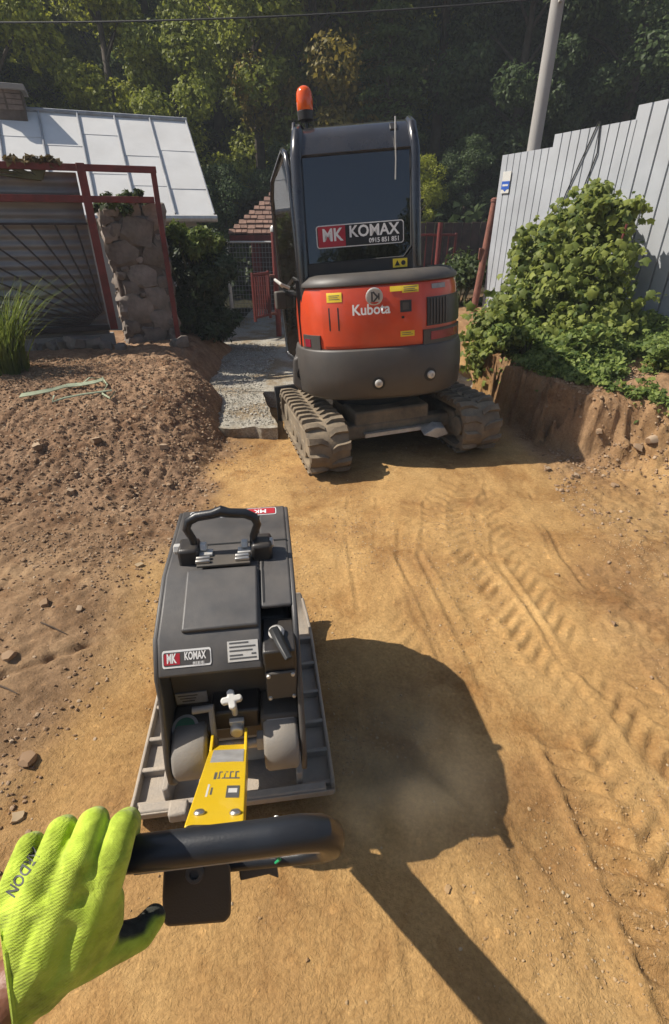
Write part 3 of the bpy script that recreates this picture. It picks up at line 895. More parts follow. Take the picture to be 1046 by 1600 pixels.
# ---- cab door swung open
hinge = Vector((CX0 - 0.01, CYR + .05, 0)); dang = R(107)
dd = Vector((math.cos(dang), math.sin(dang), 0)); dn = Vector((dd.y, -dd.x, 0))
def dpt(s, z, o=0): return hinge + dd * s + dn * o + Vector((0, 0, z))
dfr = G()
dfr.tube([dpt(0.0, 0.74), dpt(0.0, 1.40), dpt(0.03, 2.02), dpt(0.08, 2.13), dpt(0.16, 2.17), dpt(0.62, 2.05), dpt(0.70, 1.95), dpt(0.74, 1.3), dpt(0.72, 0.76), dpt(0.68, 0.73), dpt(0.04, 0.72)], 0.021, 10, closed=True)
dfr.tube([dpt(0.0, 1.26), dpt(0.74, 1.26)], 0.02, 8)
door = dfr.build('door', 'black_paint', exc)
G().prism([(0.02, 1.27), (0.04, 2.02), (0.10, 2.12), (0.6, 2.03), (0.69, 1.94), (0.72, 1.27)], lambda p: dpt(p[0], p[1], .004), lambda p: dpt(p[0], p[1], -.004)).build('door_window', 'door_glass', door)
G().prism([(0.02, 0.745), (0.02, 1.25), (0.72, 1.25), (0.70, 0.745)], lambda p: dpt(p[0], p[1], .006), lambda p: dpt(p[0], p[1], -.006)).build('door_panel', 'cab_glass', door)
G().tube([dpt(0.30, 1.30, -.02), dpt(0.30, 1.33, -.08), dpt(0.55, 1.36, -.08), dpt(0.55, 1.30, -.02)], 0.012, 8).build('door_handle', 'zinc', door)
G().box(dpt(0.62, 1.20, -.03), (0.09, 0.11, 0.14), (0, 0, dang)).build('door_latch', 'dark_grey_plastic', door, bevel=0.012)

# ---- beacon
bx0 = Vector((CX0 + .11, CYR + .30, 2.255))
bea = G().cyl(bx0, bx0 + Vector((0, 0, .09)), 0.012, n=10).lathe([(0.03, .08), (0.052, .088), (0.055, .135), (0.05, .14)], bx0).build('beacon', 'black_plastic', exc)
G().lathe([(0.05, .138), (0.054, .145), (0.055, .20), (0.052, .235), (0.043, .258), (0.024, .272), (0.001, .276)], bx0, n=28).build('beacon_lens', 'glow_orange', bea)

# ---- boom and dipper in front of the cab (behind it from here)
bm = G()
bpath = [(0.02, 0.72, 0.62), (0.02, 1.10, 1.25), (0.02, 1.65, 1.58), (0.02, 2.25, 1.55)]
bm.tube(bpath, [0.11, 0.12, 0.12, 0.08], 4)
bm.tube([(0.02, 2.25, 1.55), (0.02, 2.5, 0.9), (0.02, 2.3, 0.35)], [0.08, 0.09, 0.06], 4)
boom = bm.build('boom', 'orange_paint', exc, bevel=0.01)
G().prism([(0, 0), (0.18, -.05), (0.30, -.25), (0.22, -.42), (0.02, -.40), (-.03, -.2)], lambda p: Vector((-.2, 2.25 + p[0] - .1, 0.42 + p[1])), lambda p: Vector((.24, 2.25 + p[0] - .1, 0.42 + p[1]))).build('bucket', 'black_plastic', boom)
G().cyl((0.02, 0.85, 0.75), (0.02, 1.45, 1.35), 0.035, n=12).build('ram', 'steel', boom)
G().box((0.02, 0.70, 0.55), (0.30, 0.25, 0.30)).build('swing_bracket', 'black_plastic', boom, bevel=0.02)

# ---- undercarriage, turned against the house
UY = Matrix.Rotation(R(14), 4, 'Z') @ Matrix.Translation((0, -0.11, 0))
uc = G(UY)
uc.box((0, 0, 0.30), (0.62, 0.72, 0.16))
uc.box((0, 0.30, 0.22), (1.0, 0.14, 0.12)); uc.box((0, -0.30, 0.22), (1.0, 0.14, 0.12))
uco = uc.build('undercarriage', 'track_frame', exc, bevel=0.02)
G(UY).box((0.06, -0.40, 0.20), (0.62, 0.05, 0.03)).build('axle_bar', 'zinc', uco)
G(UY).prism([(-.08, 0), (.02, .05), (.10, .035), (.13, -.02), (.03, -.04)], lambda p: Vector((0.28 + p[0], -0.44, 0.20 + p[1])), lambda p: Vector((0.28 + p[0], -0.52, 0.17 + p[1]))).build('tow_hook', 'zinc', uco, bevel=0.006)
TL, TR, TW = 0.53, 0.178, 0.30     # half distance between end wheels, end radius, width
TZ = 0.214
def track_path(s):
    """point and outward normal at arc length s on the stadium (y, z)"""
    per = 4 * TL + 2 * math.pi * TR
    s = s % per
    if s < 2 * TL: return (-TL + s, -TR), (0, -1)
    s -= 2 * TL
    if s < math.pi * TR:
        a = -math.pi / 2 + s / TR; return (TL + TR * math.cos(a), TR * math.sin(a)), (math.cos(a), math.sin(a))
    s -= math.pi * TR
    if s < 2 * TL: return (TL - s, TR + 0.0), (0, 1)
    s -= 2 * TL
    a = math.pi / 2 + s / TR; return (-TL + TR * math.cos(a), TR * math.sin(a)), (math.cos(a), math.sin(a))
PER = 4 * TL + 2 * math.pi * TR
lug_mesh = {}
for side in (-1, 1):
    cx = side * 0.60
    rings = []
    NS = 96
    for k in range(NS):
        (y, z), (ny_, nz_) = track_path(PER * k / NS)
        rings.append([Vector((cx + dx, y + ny_ * o, TZ + z + nz_ * o)) for dx, o in ((-TW / 2, 0.0), (-TW / 2, -0.03), (TW / 2, -0.03), (TW / 2, 0.0), (TW / 2 - .03, .008), (0, .010), (-TW / 2 + .03, .008))])
    g = G(UY); rings.append(rings[0])
    g.loft(rings, caps=False)
    tr = g.build('track', 'track_rubber', exc, angle=50)
    NL = 28
    for half in (-1, 1):
        # chunky slanted lug: local x across, y along, z outward
        key = (half,)
        if key not in lug_mesh:
            lg = G()
            w = TW / 2
            pts_b = []
            def lug_ring(t, zt, ww):
                x = half * (0.012 + t * (w - 0.004))
                yo = 0.045 * t + 0.012 * math.sin(t * 5)
                return [Vector((x, yo - ww, 0)), Vector((x, yo - ww * 0.86, zt)), Vector((x, yo + ww * 0.86, zt)), Vector((x, yo + ww, 0))]
            rr = [lug_ring(0.0, 0.016, 0.020), lug_ring(0.3, 0.030, 0.024), lug_ring(0.65, 0.032, 0.025), lug_ring(0.92, 0.029, 0.030), lug_ring(1.0, 0.010, 0.032)]
            lg.loft(rr)
            lm = lg.mesh('lug'); lm.polygons.foreach_set('use_smooth', [True] * len(lm.polygons)); lm.set_sharp_from_angle(angle=R(35))
            lm.materials.append(MATS['track_rubber'])
            lug_mesh[key] = lm
        for k in range(NL):
            s = PER * (k + (0.5 if half > 0 else 0.0)) / NL
            (y, z), (ny_, nz_) = track_path(s)
            tang = Vector((0, -nz_, ny_))
            nrm = Vector((0, ny_, nz_)); xa = Vector((1, 0, 0)); ya = nrm.cross(xa)
            Mx = Matrix(((xa.x, ya.x, nrm.x, cx), (xa.y, ya.y, nrm.y, y + ny_ * .004), (xa.z, ya.z, nrm.z, TZ + z + nz_ * .004), (0, 0, 0, 1)))
            o = bpy.data.objects.new('lug', lug_mesh[key]); COL.objects.link(o)
            o.parent = tr
            o.matrix_local = UY @ Mx
    fr = G(UY)
    fr.prism([(-TL + .02, -.10), (TL - .05, -.10), (TL, 0), (TL - .08, .095), (-TL + .1, .095), (-TL, 0)],
             lambda p: Vector((cx - 0.125, p[0], TZ + p[1])), lambda p: Vector((cx + 0.125, p[0], TZ + p[1])))
    fro = fr.build('track_frame', 'track_frame', exc, bevel=0.015)
    for yy, rr_ in ((-TL, 0.14), (TL, 0.14)):
        G(UY).lathe([(rr_, -.10), (rr_, .10)], (cx, yy, TZ), (1, 0, 0), 20).lathe([(0.08, -.135), (0.08, .135)], (cx, yy, TZ), (1, 0, 0), 16).build('end_wheel', 'track_frame', fro, bevel=0.008)
    for yy in (-0.30, -0.10, 0.10, 0.30):
        G(UY).lathe([(0.075, -.13), (0.08, -.11), (0.08, .11), (0.075, .13)], (cx, yy, TZ - 0.085), (1, 0, 0), 16).build('roller', 'track_frame', fro, bevel=0.006)
# dozer blade at the far end
bl = G(UY)
bl.M = UY @ Matrix.Translation((0, -.06, 0))
bl.prism([(0, -.02), (.03, -.02), (0.0, .12), (.0, .22), (.03, .35), (0, .35), (-.04, .22), (-.04, .10)], lambda p: Vector((-.77, 1.02 + p[0], .02 + p[1])), lambda p: Vector((.77, 1.02 + p[0], .02 + p[1])))
bl.box((-.3, .7, .2), (.09, .62, .10)).box((.3, .7, .2), (.09, .62, .10))
bl.build('dozer_blade', 'black_plastic', exc, bevel=0.008)
# ------------------------------------------------------------------ plate compactor
CLOC = Vector((-0.340, 1.396, 0.012)); CYAW = R(7.5)
comp = empty('plate_compactor', CLOC, (0, 0, CYAW))
tag(comp, 'dark grey plate compactor with yellow drawbar, carrying handle and black grip bar', 'plate compactor')
CMI = (Matrix.Translation(CLOC) @ Matrix.Rotation(CYAW, 4, 'Z')).inverted()
def LX(px, py, zc): return CMI @ PX(px, py, zc)

HW = 0.180
# base plate: swept sheet, turned up at the front, ribbed flanges
bp = G()
secs = [(-0.475, 0.055, 0.325), (-0.45, 0.02, 0.332), (-0.40, 0.004, 0.335), (0.28, 0.004, 0.325), (0.37, 0.035, 0.315), (0.43, 0.085, 0.30), (0.46, 0.14, 0.285)]
rings = []
for y, z, w in secs:
    rings.append([Vector((-w, y, z)), Vector((w, y, z)), Vector((w, y - (.012 if z > .05 and y > 0 else 0), z + .03)), Vector((-w, y - (.012 if z > .05 and y > 0 else 0), z + .03))])
bp.loft(rings)
base = bp.build('base_plate', 'cast_iron', comp, bevel=0.008)
base.location.x = -0.045
for s in (-1, 1):
    G().loft([[Vector((s * (w - .018), y, z + .028)), Vector((s * w, y, z + .028)), Vector((s * (w - .004), y, z + .062)), Vector((s * (w - .016), y, z + .062))] for y, z, w in secs[1:6]]).build('flange_rim', 'cast_iron', base, bevel=0.004)
    for k, y in enumerate((-0.43, -0.31, -0.19, -0.05, 0.10, 0.25)):
        G().box((s * 0.265, y, 0.046), (0.115, 0.016, 0.036)).build('flange_rib', 'cast_iron', base, bevel=0.004)
    G().box((s * 0.215, -0.1, 0.075), (0.022, 0.66, 0.10)).build('flange_wall', 'cast_iron', base, bevel=0.006)
G().box((0, -0.455, 0.068), (0.60, 0.03, 0.035)).build('rear_lip', 'cast_iron', base, bevel=0.006)
G().box((-0.17, -0.48, 0.085), (0.06, 0.05, 0.045)).build('lashing_eye', 'cast_iron', base, bevel=0.008)
# exciter and engine under the hood
G().box((0, -0.02, 0.17), (0.36, 0.62, 0.22)).build('exciter_housing', 'mount_grey', comp, bevel=0.02)
G().box((0, -0.02, 0.50), (0.34, 0.66, 0.44)).build('engine_block', 'rubber', comp, bevel=0.02)

# hood shell
top = [(0.36, 0.32), (0.345, 0.56), (0.262, 0.735), (0.165, 0.80), (-0.215, 0.805), (-0.415, 0.748), (-0.475, 0.668)]
def off(path, d):
    out = []
    for i, (y, z) in enumerate(path):
        a = path[max(0, i - 1)]; b = path[min(len(path) - 1, i + 1)]
        t = Vector((b[0] - a[0], b[1] - a[1])).normalized()
        out.append((y + t.y * d, z - t.x * d))
    return out
inn = off(top, -0.014)
if inn[3][1] > top[3][1]: inn = off(top, 0.014)
def shell(x0, x1, path, inner):
    poly = path + inner[::-1]
    return lambda g: g.prism(poly, lambda p: Vector((x0, p[0], p[1])), lambda p: Vector((x1, p[0], p[1])))
RX = 0.090
hd = G()
shell(-HW, RX, top, inn)(hd)
topR = top[:5] + [(-0.345, 0.768)]
shell(RX, HW, topR, inn[:5] + [(-0.34, 0.754)])(hd)
hood = hd.build('hood', 'hood_grey', comp, bevel=0.011, seg=3)
side_poly = top + [(-0.485, 0.60), (-0.53, 0.50), (-0.562, 0.42), (-0.565, 0.36), (-0.54, 0.315), (-0.48, 0.295), (-0.2, 0.28), (0.2, 0.28)]
side_r = top[:5] + [(-0.36, 0.764), (-0.43, 0.70), (-0.475, 0.60), (-0.53, 0.50), (-0.562, 0.42), (-0.565, 0.36), (-0.54, 0.315), (-0.48, 0.295), (-0.2, 0.28), (0.2, 0.28)]
for s, pl in ((-1, side_poly), (1, side_r)):
    G().prism(pl, lambda p: Vector((s * (HW - .004), p[0], p[1] - .004)), lambda p: Vector((s * (HW + .012), p[0], p[1] - .004))).build('hood_side', 'hood_grey', comp, bevel=0.006, seg=3)

def htop(y):
    ys_ = [p[0] for p in top][::-1]; zs_ = [p[1] for p in top][::-1]
    return float(np.interp(y, ys_, zs_))
def hp(x, y, o=0.0):
    e = 0.004
    t = Vector((0, 2 * e, htop(y + e) - htop(y - e))).normalized()
    nrm = Vector((0, -t.z, t.y))
    return Vector((x, y, htop(y))) + nrm * o
# raised service hatch, panel seams
def hood_patch(name, m, pts, o0, o1, parent=hood, bevel=0.0):
    return G().prism(pts, lambda p: hp(p[0], p[1], o0), lambda p: hp(p[0], p[1], o1)).build(name, m, parent, bevel=bevel)
hatch = G().loft([[hp(x, y, -.004) for x in (-0.118, 0.085)] + [hp(x, y, .014) for x in (0.085, -0.118)] for y in (-0.212, -0.222, -0.24, -0.30, -0.405)]).build('service_hatch', 'hood_grey', comp, bevel=0.007, seg=3)
hood_patch('panel_seam', 'black_print', [(-0.178, -0.068), (0.178, -0.068), (0.178, -0.060), (-0.178, -0.060)], -0.004, 0.0012)
G().loft([[hp(x, y, -.004) for x in (0.097, 0.103)] + [hp(x, y, .0015) for x in (0.103, 0.097)] for y in (-0.07, -0.205, -0.225, -0.33)]).build('panel_seam', 'black_print', hood)
# throttle recess on the right
rec = G().box((0.135, -0.405, 0.64), (0.088, 0.13, 0.16)).build('throttle_recess', 'black_plastic', comp, bevel=0.006)
G().box((0.135, -0.474, 0.60), (0.082, 0.010, 0.10)).build('cover_plate', 'dark_grey_plastic', rec, bevel=0.004)
for dx, dz in ((-.036, .042), (.036, .042), (-.036, -.042), (.036, -.042)):
    G().lathe([(0.006, 0), (0.005, 0.005), (0.001, 0.006)], (0.135 + dx * .9, -0.479, 0.60 + dz), (0, -1, 0), 10).build('screw', 'zinc', rec)
lv = G().tube([(0.125, -0.40, 0.735), (0.140, -0.455, 0.735), (0.160, -0.505, 0.725)], [0.017, 0.014, 0.012], 6, flat=0.6).build('throttle_lever', 'black_print', comp, bevel=0.002)
G().lathe([(0.02, 0), (0.022, 0.012), (0.014, 0.02), (0.001, 0.021)], (0.13, -0.405, 0.72), (0, -0.3, 1), 16).build('lever_boss', 'zinc', lv)
# carrying handle
LHX = (-0.112, 0.088); LHY = -0.135
for x in LHX:
    g = G().box((x + (0.012 if x > 0 else -.004), LHY, 0.825), (0.062, 0.075, 0.065)).build('handle_bracket', 'black_plastic', comp, bevel=0.01)
    for sgn in (-1, 1):
        G().lathe([(0.016, 0), (0.016, 0.016), (0.012, 0.019), (0.001, 0.019)], (x + sgn * 0.030, LHY, 0.842), (sgn, 0, 0), 6).build('pivot_bolt', 'zinc', g)
hx0, hx1 = LHX
pth = [(hx0 + .012, LHY, 0.83), (hx0 + .010, LHY + .004, 0.87), (hx0 - .004, LHY + .008, 0.905), (hx0 + .004, LHY + .012, 0.928), (hx0 + .03, LHY + .014, 0.942), (hx0 + .075, LHY + .014, 0.947),
       (-0.01, LHY + .014, 0.955), (hx1 - .075, LHY + .014, 0.947), (hx1 - .03, LHY + .014, 0.942), (hx1 - .004, LHY + .012, 0.928), (hx1 + .004, LHY + .008, 0.905), (hx1 - .010, LHY + .004, 0.87), (hx1 - .012, LHY, 0.83)]
G().tube(pth, [0.012, 0.012, 0.0125, 0.014, 0.015, 0.0145, 0.0175, 0.0145, 0.015, 0.014, 0.0125, 0.012, 0.012], 14).build('carrying_handle', 'grip_rubber', comp)
# hinge plate with two steel catches
hpl = G().box((-0.012, -0.172, 0.8225), (0.155, 0.075, 0.008)).build('hinge_plate', 'dark_grey_plastic', comp, bevel=0.002)
for x in (-0.072, 0.042):
    G().box((x, -0.194, 0.831), (0.042, 0.012, 0.012)).box((x, -0.177, 0.831), (0.042, 0.012, 0.012)).build('catch', 'steel', hpl, bevel=0.003)
    G().box((x + .006, -0.150, 0.831), (0.040, 0.030, 0.008)).build('catch_plate', 'zinc', hpl, bevel=0.002)
# decals
def hmap(cx, cy, sgn=1, o=0.002):
    return lambda x, y: hp(cx + sgn * x, cy + sgn * y, o)
def komax(cx, cy, w, h, sgn, ysc=1.0):
    d = hood_patch('decal', 'white_print', [(cx + sgn * a * 1, cy + sgn * b) for a, b in rrect(w, h, h * .18)], -.002, .0016, parent=comp)
    f = [(cx + sgn * a, cy + sgn * b) for a, b in rrect(w - .006, h - .006, h * .15)]
    hood_patch('decal_field', 'hood_grey', f, -.001, .0022, parent=d)
    rw = w * 0.36
    hood_patch('decal_block', 'red_sticker', [(cx + sgn * a, cy + sgn * b) for a, b in ((-w / 2 + .005, -h / 2 + .005), (-w / 2 + rw, -h / 2 + .005), (-w / 2 + rw, h / 2 - .005), (-w / 2 + .005, h / 2 - .005))], -.001, .0027, parent=d)
    lettering('MK', h * 0.72, lambda x, y: hp(cx + sgn * (x - w / 2 + rw * .52), cy + sgn * (y + h * .02), .0033), 'white_print', d, bold=0.0008, sx=.85)
    lettering('KOMAX', h * 0.62, lambda x, y: hp(cx + sgn * (x + w * .17), cy + sgn * (y + h * .1), .0033), 'white_print', d, bold=0.0006, sx=.9)
    lettering('0915 851 851', h * 0.22, lambda x, y: hp(cx + sgn * (x + w * .24), cy + sgn * (y - h * .32), .0033), 'white_print', d, bold=0.0002, sx=.9)
komax(-0.105, -0.447, 0.125, 0.027, 1)
komax(0.0, 0.132, 0.30, 0.05, -1)
wst = hood_patch('data_sticker', 'white_sticker', [(0.0, -0.460), (0.080, -0.460), (0.080, -0.428), (0.0, -0.428)], -.002, .0016, parent=comp)
for k, (a, b, w2) in enumerate(((.005, -.431, .05), (.005, -.437, .068), (.005, -.443, .060), (.005, -.450, .034), (.005, -.455, .07), (.062, -.449, .012))):
    hood_patch('sticker_print', 'grey_print', [(a, b - .0012), (a + w2, b - .0012), (a + w2, b + .0012), (a, b + .0012)], .001, .0022, parent=wst)

# rear bay: wall, shelf, stickers
G().box((0, -0.385, 0.47), (0.35, 0.03, 0.34)).build('rear_wall', 'dark_grey_plastic', comp, bevel=0.004)
s1 = G().box((-0.125, -0.404, 0.505), (0.088, 0.004, 0.042)).build('data_sticker', 'grey_sticker', comp)
for k in range(3): G().box((-0.135, -0.4065, 0.517 - k * .011), (0.055 - .01 * k, 0.002, 0.003)).build('sticker_print', 'grey_print', s1)
G().box((-0.125, -0.445, 0.435), (0.11, 0.10, 0.07)).build('left_mount', 'dark_grey_plastic', comp, bevel=0.01)
G().box((0.125, -0.445, 0.465), (0.11, 0.10, 0.07)).build('right_mount', 'dark_grey_plastic', comp, bevel=0.01)
s2 = G().box((0.125, -0.4965, 0.483), (0.075, 0.003, 0.02), (R(-25), 0, 0)).build('data_sticker', 'grey_sticker', comp)
seal = G().lathe([(0.036, 0), (0.036, 0.002), (0.001, 0.002)], (-0.14, -0.475, 0.4705), (0, -.2, 1), 28).build('round_sticker', 'grey_sticker', comp)
G().lathe([(0.027, 0.001), (0.027, 0.003), (0.001, 0.003)], (-0.14, -0.475, 0.4705), (0, -.2, 1), 28).build('sticker_print', 'green_sticker', seal)
# rubber-mount cylinders
for x0, x1, z, r in ((-0.170, -0.080, 0.40, 0.078), (0.078, 0.170, 0.405, 0.082)):
    c = G().lathe([(r * .2, x0 - .004), (r * .9, x0 - .002), (r, x0 + .008), (r, x1 - .008), (r * .93, x1), (r * .5, x1 + .004), (r * .2, x1 + .004)], (0, -0.495, z), (1, 0, 0), 36).build('mount_drum', 'mount_grey', comp, angle=60)
    G().lathe([(0.028, 0), (0.028, 0.02), (0.016, 0.022), (0.001, 0.022)], ((x1 + .003) if x0 < 0 else (x0 - .003), -0.495, z), (1 if x0 < 0 else -1, 0, 0), 6).build('mount_bolt', 'zinc', c)
# cross block, star knob, stop screw, link lever
blk = G().box((0.0, -0.435, 0.475), (0.135, 0.08, 0.075)).build('cross_block', 'black_plastic', comp, bevel=0.008)
kn = G().cyl((0.0, -0.47, 0.50), (0.002, -0.49, 0.575), 0.0085, n=12).build('star_knob', 'zinc', comp)
star = []
for k in range(16):
    a = R(22.5 * k + 8); rr_ = (0.030, 0.026, 0.013, 0.026)[k % 4]
    star.append((rr_ * math.cos(a), rr_ * math.sin(a)))
G().prism(star, lambda p: Vector((p[0], -0.49 + p[1] * .75, 0.575 + p[1] * .5)), lambda p: Vector((p[0], -0.498 + p[1] * .75, 0.593 + p[1] * .5))).build('knob_star', 'white_sticker', kn, bevel=0.004, seg=3)
G().lathe([(0.019, 0), (0.019, 0.03), (0.015, 0.034), (0.001, 0.034)], (0.003, -0.475, 0.46), (0, -1, .1), 16).box((0.003, -0.478, 0.478), (0.04, 0.02, 0.016)).build('stop_screw', 'zinc', comp, bevel=0.002)
lk_ = G().tube([(-0.062, -0.47, 0.54), (-0.060, -0.495, 0.50), (-0.058, -0.52, 0.40)], 0.008, 8).build('link_lever', 'mount_grey', comp)
G().cyl((-0.055, -0.472, 0.535), (-0.112, -0.474, 0.533), 0.010, n=12).build('lever_peg', 'mount_grey', lk_)
G().cyl((-0.075, -0.50, 0.405), (0.078, -0.50, 0.405), 0.014, n=14).build('hinge_pin', 'zinc', comp)

# yellow drawbar: folded channel from the hinge up to the handle
TLp, TRp = LX(330, 1165, 1.36), LX(387, 1162, 1.36)
BLp, BRp = LX(288, 1290, 0.88), LX(381, 1290, 0.88)
ax_u = (BLp - TLp).normalized(); ax_r = (TRp - TLp).normalized(); ax_n = ax_r.cross(ax_u).normalized()
if ax_n.z < 0: ax_n = -ax_n
db = G()
db.prism([TLp, TRp, BRp, BLp], lambda p: p, lambda p: p - ax_n * 0.007)
db.prism([TRp, BRp, BRp - ax_n * .05, TRp - ax_n * .075], lambda p: p, lambda p: p - ax_r * .007)
db.prism([TLp, BLp, BLp - ax_n * .05, TLp - ax_n * .075], lambda p: p, lambda p: p + ax_r * .007)
draw = db.build('drawbar', 'yellow_paint', comp, bevel=0.0025)
for q, sgn in ((TLp, 1), (TRp, -1)):
    G().prism([q + ax_u * .05, q - ax_u * .03 + ax_n * .035, q - ax_u * .055 + ax_n * .02, q - ax_u * .06 - ax_n * .03, q + ax_u * .02 - ax_n * .05], lambda p: p + ax_r * sgn * .0, lambda p: p + ax_r * sgn * .008).build('hinge_ear', 'yellow_paint', draw, bevel=0.002)
G().box((TLp + TRp) / 2 - ax_u * .02 - ax_n * .04, (0.08, 0.012, 0.06)).build('hinge_web', 'yellow_paint', draw, bevel=0.002)
def dbp(u, v, o=0.0):
    a = TLp.lerp(TRp, u); b = BLp.lerp(BRp, u)
    return a.lerp(b, v) + ax_n * o
def dpatch(name, m, u0, u1, v0, v1, o=0.0012):
    return G().prism([(u0, v0), (u1, v0), (u1, v1), (u0, v1)], lambda p: dbp(p[0], p[1], o), lambda p: dbp(p[0], p[1], -.002)).build(name, m, draw)
dpatch('data_sticker', 'grey_sticker', .12, .92, .10, .30)
dpatch('pictogram', 'grey_print', .62, .88, .62, .75)
dpatch('pictogram', 'white_sticker', .66, .84, .655, .70, .002)
dpatch('pictogram', 'grey_print', .30, .36, .45, .54)
for k in range(4): dpatch('pictogram', 'grey_print', .40 + .12 * k, .48 + .12 * k, .44, .455)
for k in range(4): dpatch('pictogram', 'grey_print', .40 + .12 * k, .43 + .12 * k, .455, .52)
dpatch('pictogram', 'grey_print', .38, .86, .52, .535)
dpatch('pictogram', 'white_sticker', .22, .26, .60, .74)
dpatch('pictogram', 'grey_print', .30, .34, .64, .72)
for u in (.20, .84):
    G().lathe([(0.0105, 0), (0.0105, .003), (0.008, .006), (0.001, .0075)], dbp(u, .90), ax_n, 14).build('bolt', 'steel', draw)
HK = 1.32
def LH(px, py, zc): return LX(px, py, zc * HK)
# neck and control head
nk = G().loft([[dbp(0.05, .97, -.002), dbp(.95, .97, -.002), dbp(.95, .97, -.045), dbp(.05, .97, -.045)],
               [LH(262, 1318, .60), LH(372, 1310, .60), LH(368, 1350, .63), LH(268, 1356, .63)],
               [LH(266, 1350, .535), LH(352, 1342, .535), LH(352, 1380, .57), LH(268, 1388, .57)]])
nk.build('handle_neck', 'black_plastic', comp, bevel=0.004)
G().prism([(276, 1300), (345, 1290), (385, 1290), (385, 1298), (345, 1302), (280, 1308)], lambda p: LH(p[0], p[1], .585), lambda p: LH(p[0], p[1], .592)).build('handle_label', 'white_sticker', comp)
front_px = [(262, 1350), (352, 1343), (360, 1352), (362, 1400), (361, 1430), (352, 1441), (262, 1448), (255, 1440), (254, 1400), (256, 1358)]
hd_ = G().loft([[LH(a + 3 * (b - 1395) / 50 * 0, b, .515) for a, b in front_px], [LH(304 + (a - 304) * .97, 1395 + (b - 1395) * .97, .60) for a, b in front_px]])
head = hd_.build('control_head', 'black_plastic', comp, bevel=0.012, seg=4)
bc_ = LH(305, 1364, .514); bn_ = (CMI.to_3x3() @ (Vector((0, 0, 1.7)) - PX(305, 1364, .514 * HK))).normalized()
bn_ = (CMI.to_3x3() @ Vector((0, -0.80, 0.6))).normalized()
G().lathe([(0.0125, -.004), (0.0125, .003), (0.011, .005), (0.0065, .005), (0.006, .001), (0.001, .001)], bc_, bn_, 20).build('socket_bolt', 'dark_grey_plastic', head)
grip_pts = [(36, 1362, .505), (38, 1357, .49), (48, 1351, .48), (110, 1344, .48), (210, 1334, .48), (330, 1319, .483), (420, 1308, .487), (470, 1301, .49), (500, 1300, .497), (514, 1306, .512), (516, 1318, .532), (505, 1330, .552), (470, 1338, .565), (400, 1345, .57), (345, 1350, .565)]
rr = [.0205] + [.0215] * 6 + [.0218, .0218, .0215, .020, .014, .011, .011, .011]
G().tube([LH(*q) for q in grip_pts], rr, 18).build('grip_bar', 'grip_rubber', comp)
G().tube([LH(a, b + 31, c + .004) for a, b, c in grip_pts[4:9]], .0022, 6).build('guard_edge', 'steel', comp)
G().prism([(372, 1348), (432, 1342), (436, 1372), (420, 1366), (376, 1376)], lambda p: LH(p[0], p[1], .57), lambda p: LH(p[0], p[1], .58)).build('switch_plate', 'dark_grey_plastic', comp, bevel=0.002)
G().tube([LH(426, 1335, .56), LH(433, 1338, .552), LH(438, 1343, .555), LH(431, 1348, .56)], .0022, 6).build('wire', 'green_wire', comp)
G().tube([LH(432, 1276, .58), LH(433, 1292, .57)], .004, 8).build('stop_pin', 'zinc', comp)
# ------------------------------------------------------------------ the worker's gloved hand and forearm
PX0 = PX
def PX(px, py, zc): return PX0(px, py, zc * HK)
def C(*a): return [PX(q[0], q[1], q[2]) for q in a], [q[3] * 1.24 for q in a]
hand = [
    C((150, 1415, .437, .0195), (178, 1340, .436, .0152), (193, 1290, .448, .0136), (200, 1283, .474, .0132), (200, 1308, .505, .0125), (198, 1345, .516, .012)),
    C((102, 1402, .431, .0195), (126, 1338, .430, .0152), (144, 1287, .444, .0136), (150, 1282, .474, .0132), (153, 1312, .505, .0125), (150, 1350, .516, .012)),
    C((56, 1405, .432, .0185), (78, 1347, .432, .0146), (95, 1299, .446, .0130), (102, 1294, .474, .0125), (108, 1325, .505, .012)),
    C((15, 1420, .438, .0175), (30, 1365, .440, .0132), (45, 1322, .453, .0116), (52, 1318, .478, .0112), (60, 1342, .502, .011)),
    C((150, 1415, .437, .0195), (120, 1480, .440, .024), (62, 1530, .440, .028)),
    C((102, 1402, .431, .0195), (75, 1478, .432, .025), (40, 1530, .436, .029)),
    C((56, 1405, .432, .0185), (38, 1480, .433, .024), (15, 1525, .438, .029)),
    C((15, 1420, .438, .0175), (2, 1485, .441, .021), (-10, 1530, .444, .026)),
    C((150, 1415, .437, .0185), (102, 1402, .431, .0188), (56, 1405, .432, .018), (15, 1420, .438, .017)),
    C((145, 1440, .442, .020), (90, 1440, .437, .021), (30, 1450, .438, .020)),
    C((168, 1372, .437, .0150), (124, 1360, .431, .0152), (78, 1366, .433, .0145), (28, 1384, .440, .0135)),
    C((166, 1408, .440, .0165), (162, 1440, .446, .0185), (140, 1475, .449, .0225)),
    C((85, 1505, .447, .027), (148, 1482, .452, .0225), (192, 1470, .465, .0165), (220, 1459, .476, .0145), (240, 1434, .486, .0125)),
    C((85, 1505, .447, .028), (40, 1540, .441, .030)),
    C((60, 1515, .440, .030), (15, 1552, .437, .035), (-60, 1600, .432, .038)),
]
gme_ = blob_mesh(hand, 0.0022, 6, 0.5)
wc = PX(14, 1567, .437); wd = (PX(-71, 1617, .434) - wc).normalized()
vw = (wc - Vector((0, 0, 1.7))).normalized(); wd = (wd - vw * wd.dot(vw)).normalized()
bmh = bmesh.new(); bmh.from_mesh(gme_)
bmesh.ops.bisect_plane(bmh, geom=bmh.verts[:] + bmh.edges[:] + bmh.faces[:], plane_co=wc, plane_no=wd, clear_outer=True)
bmh.to_mesh(gme_); bmh.free()
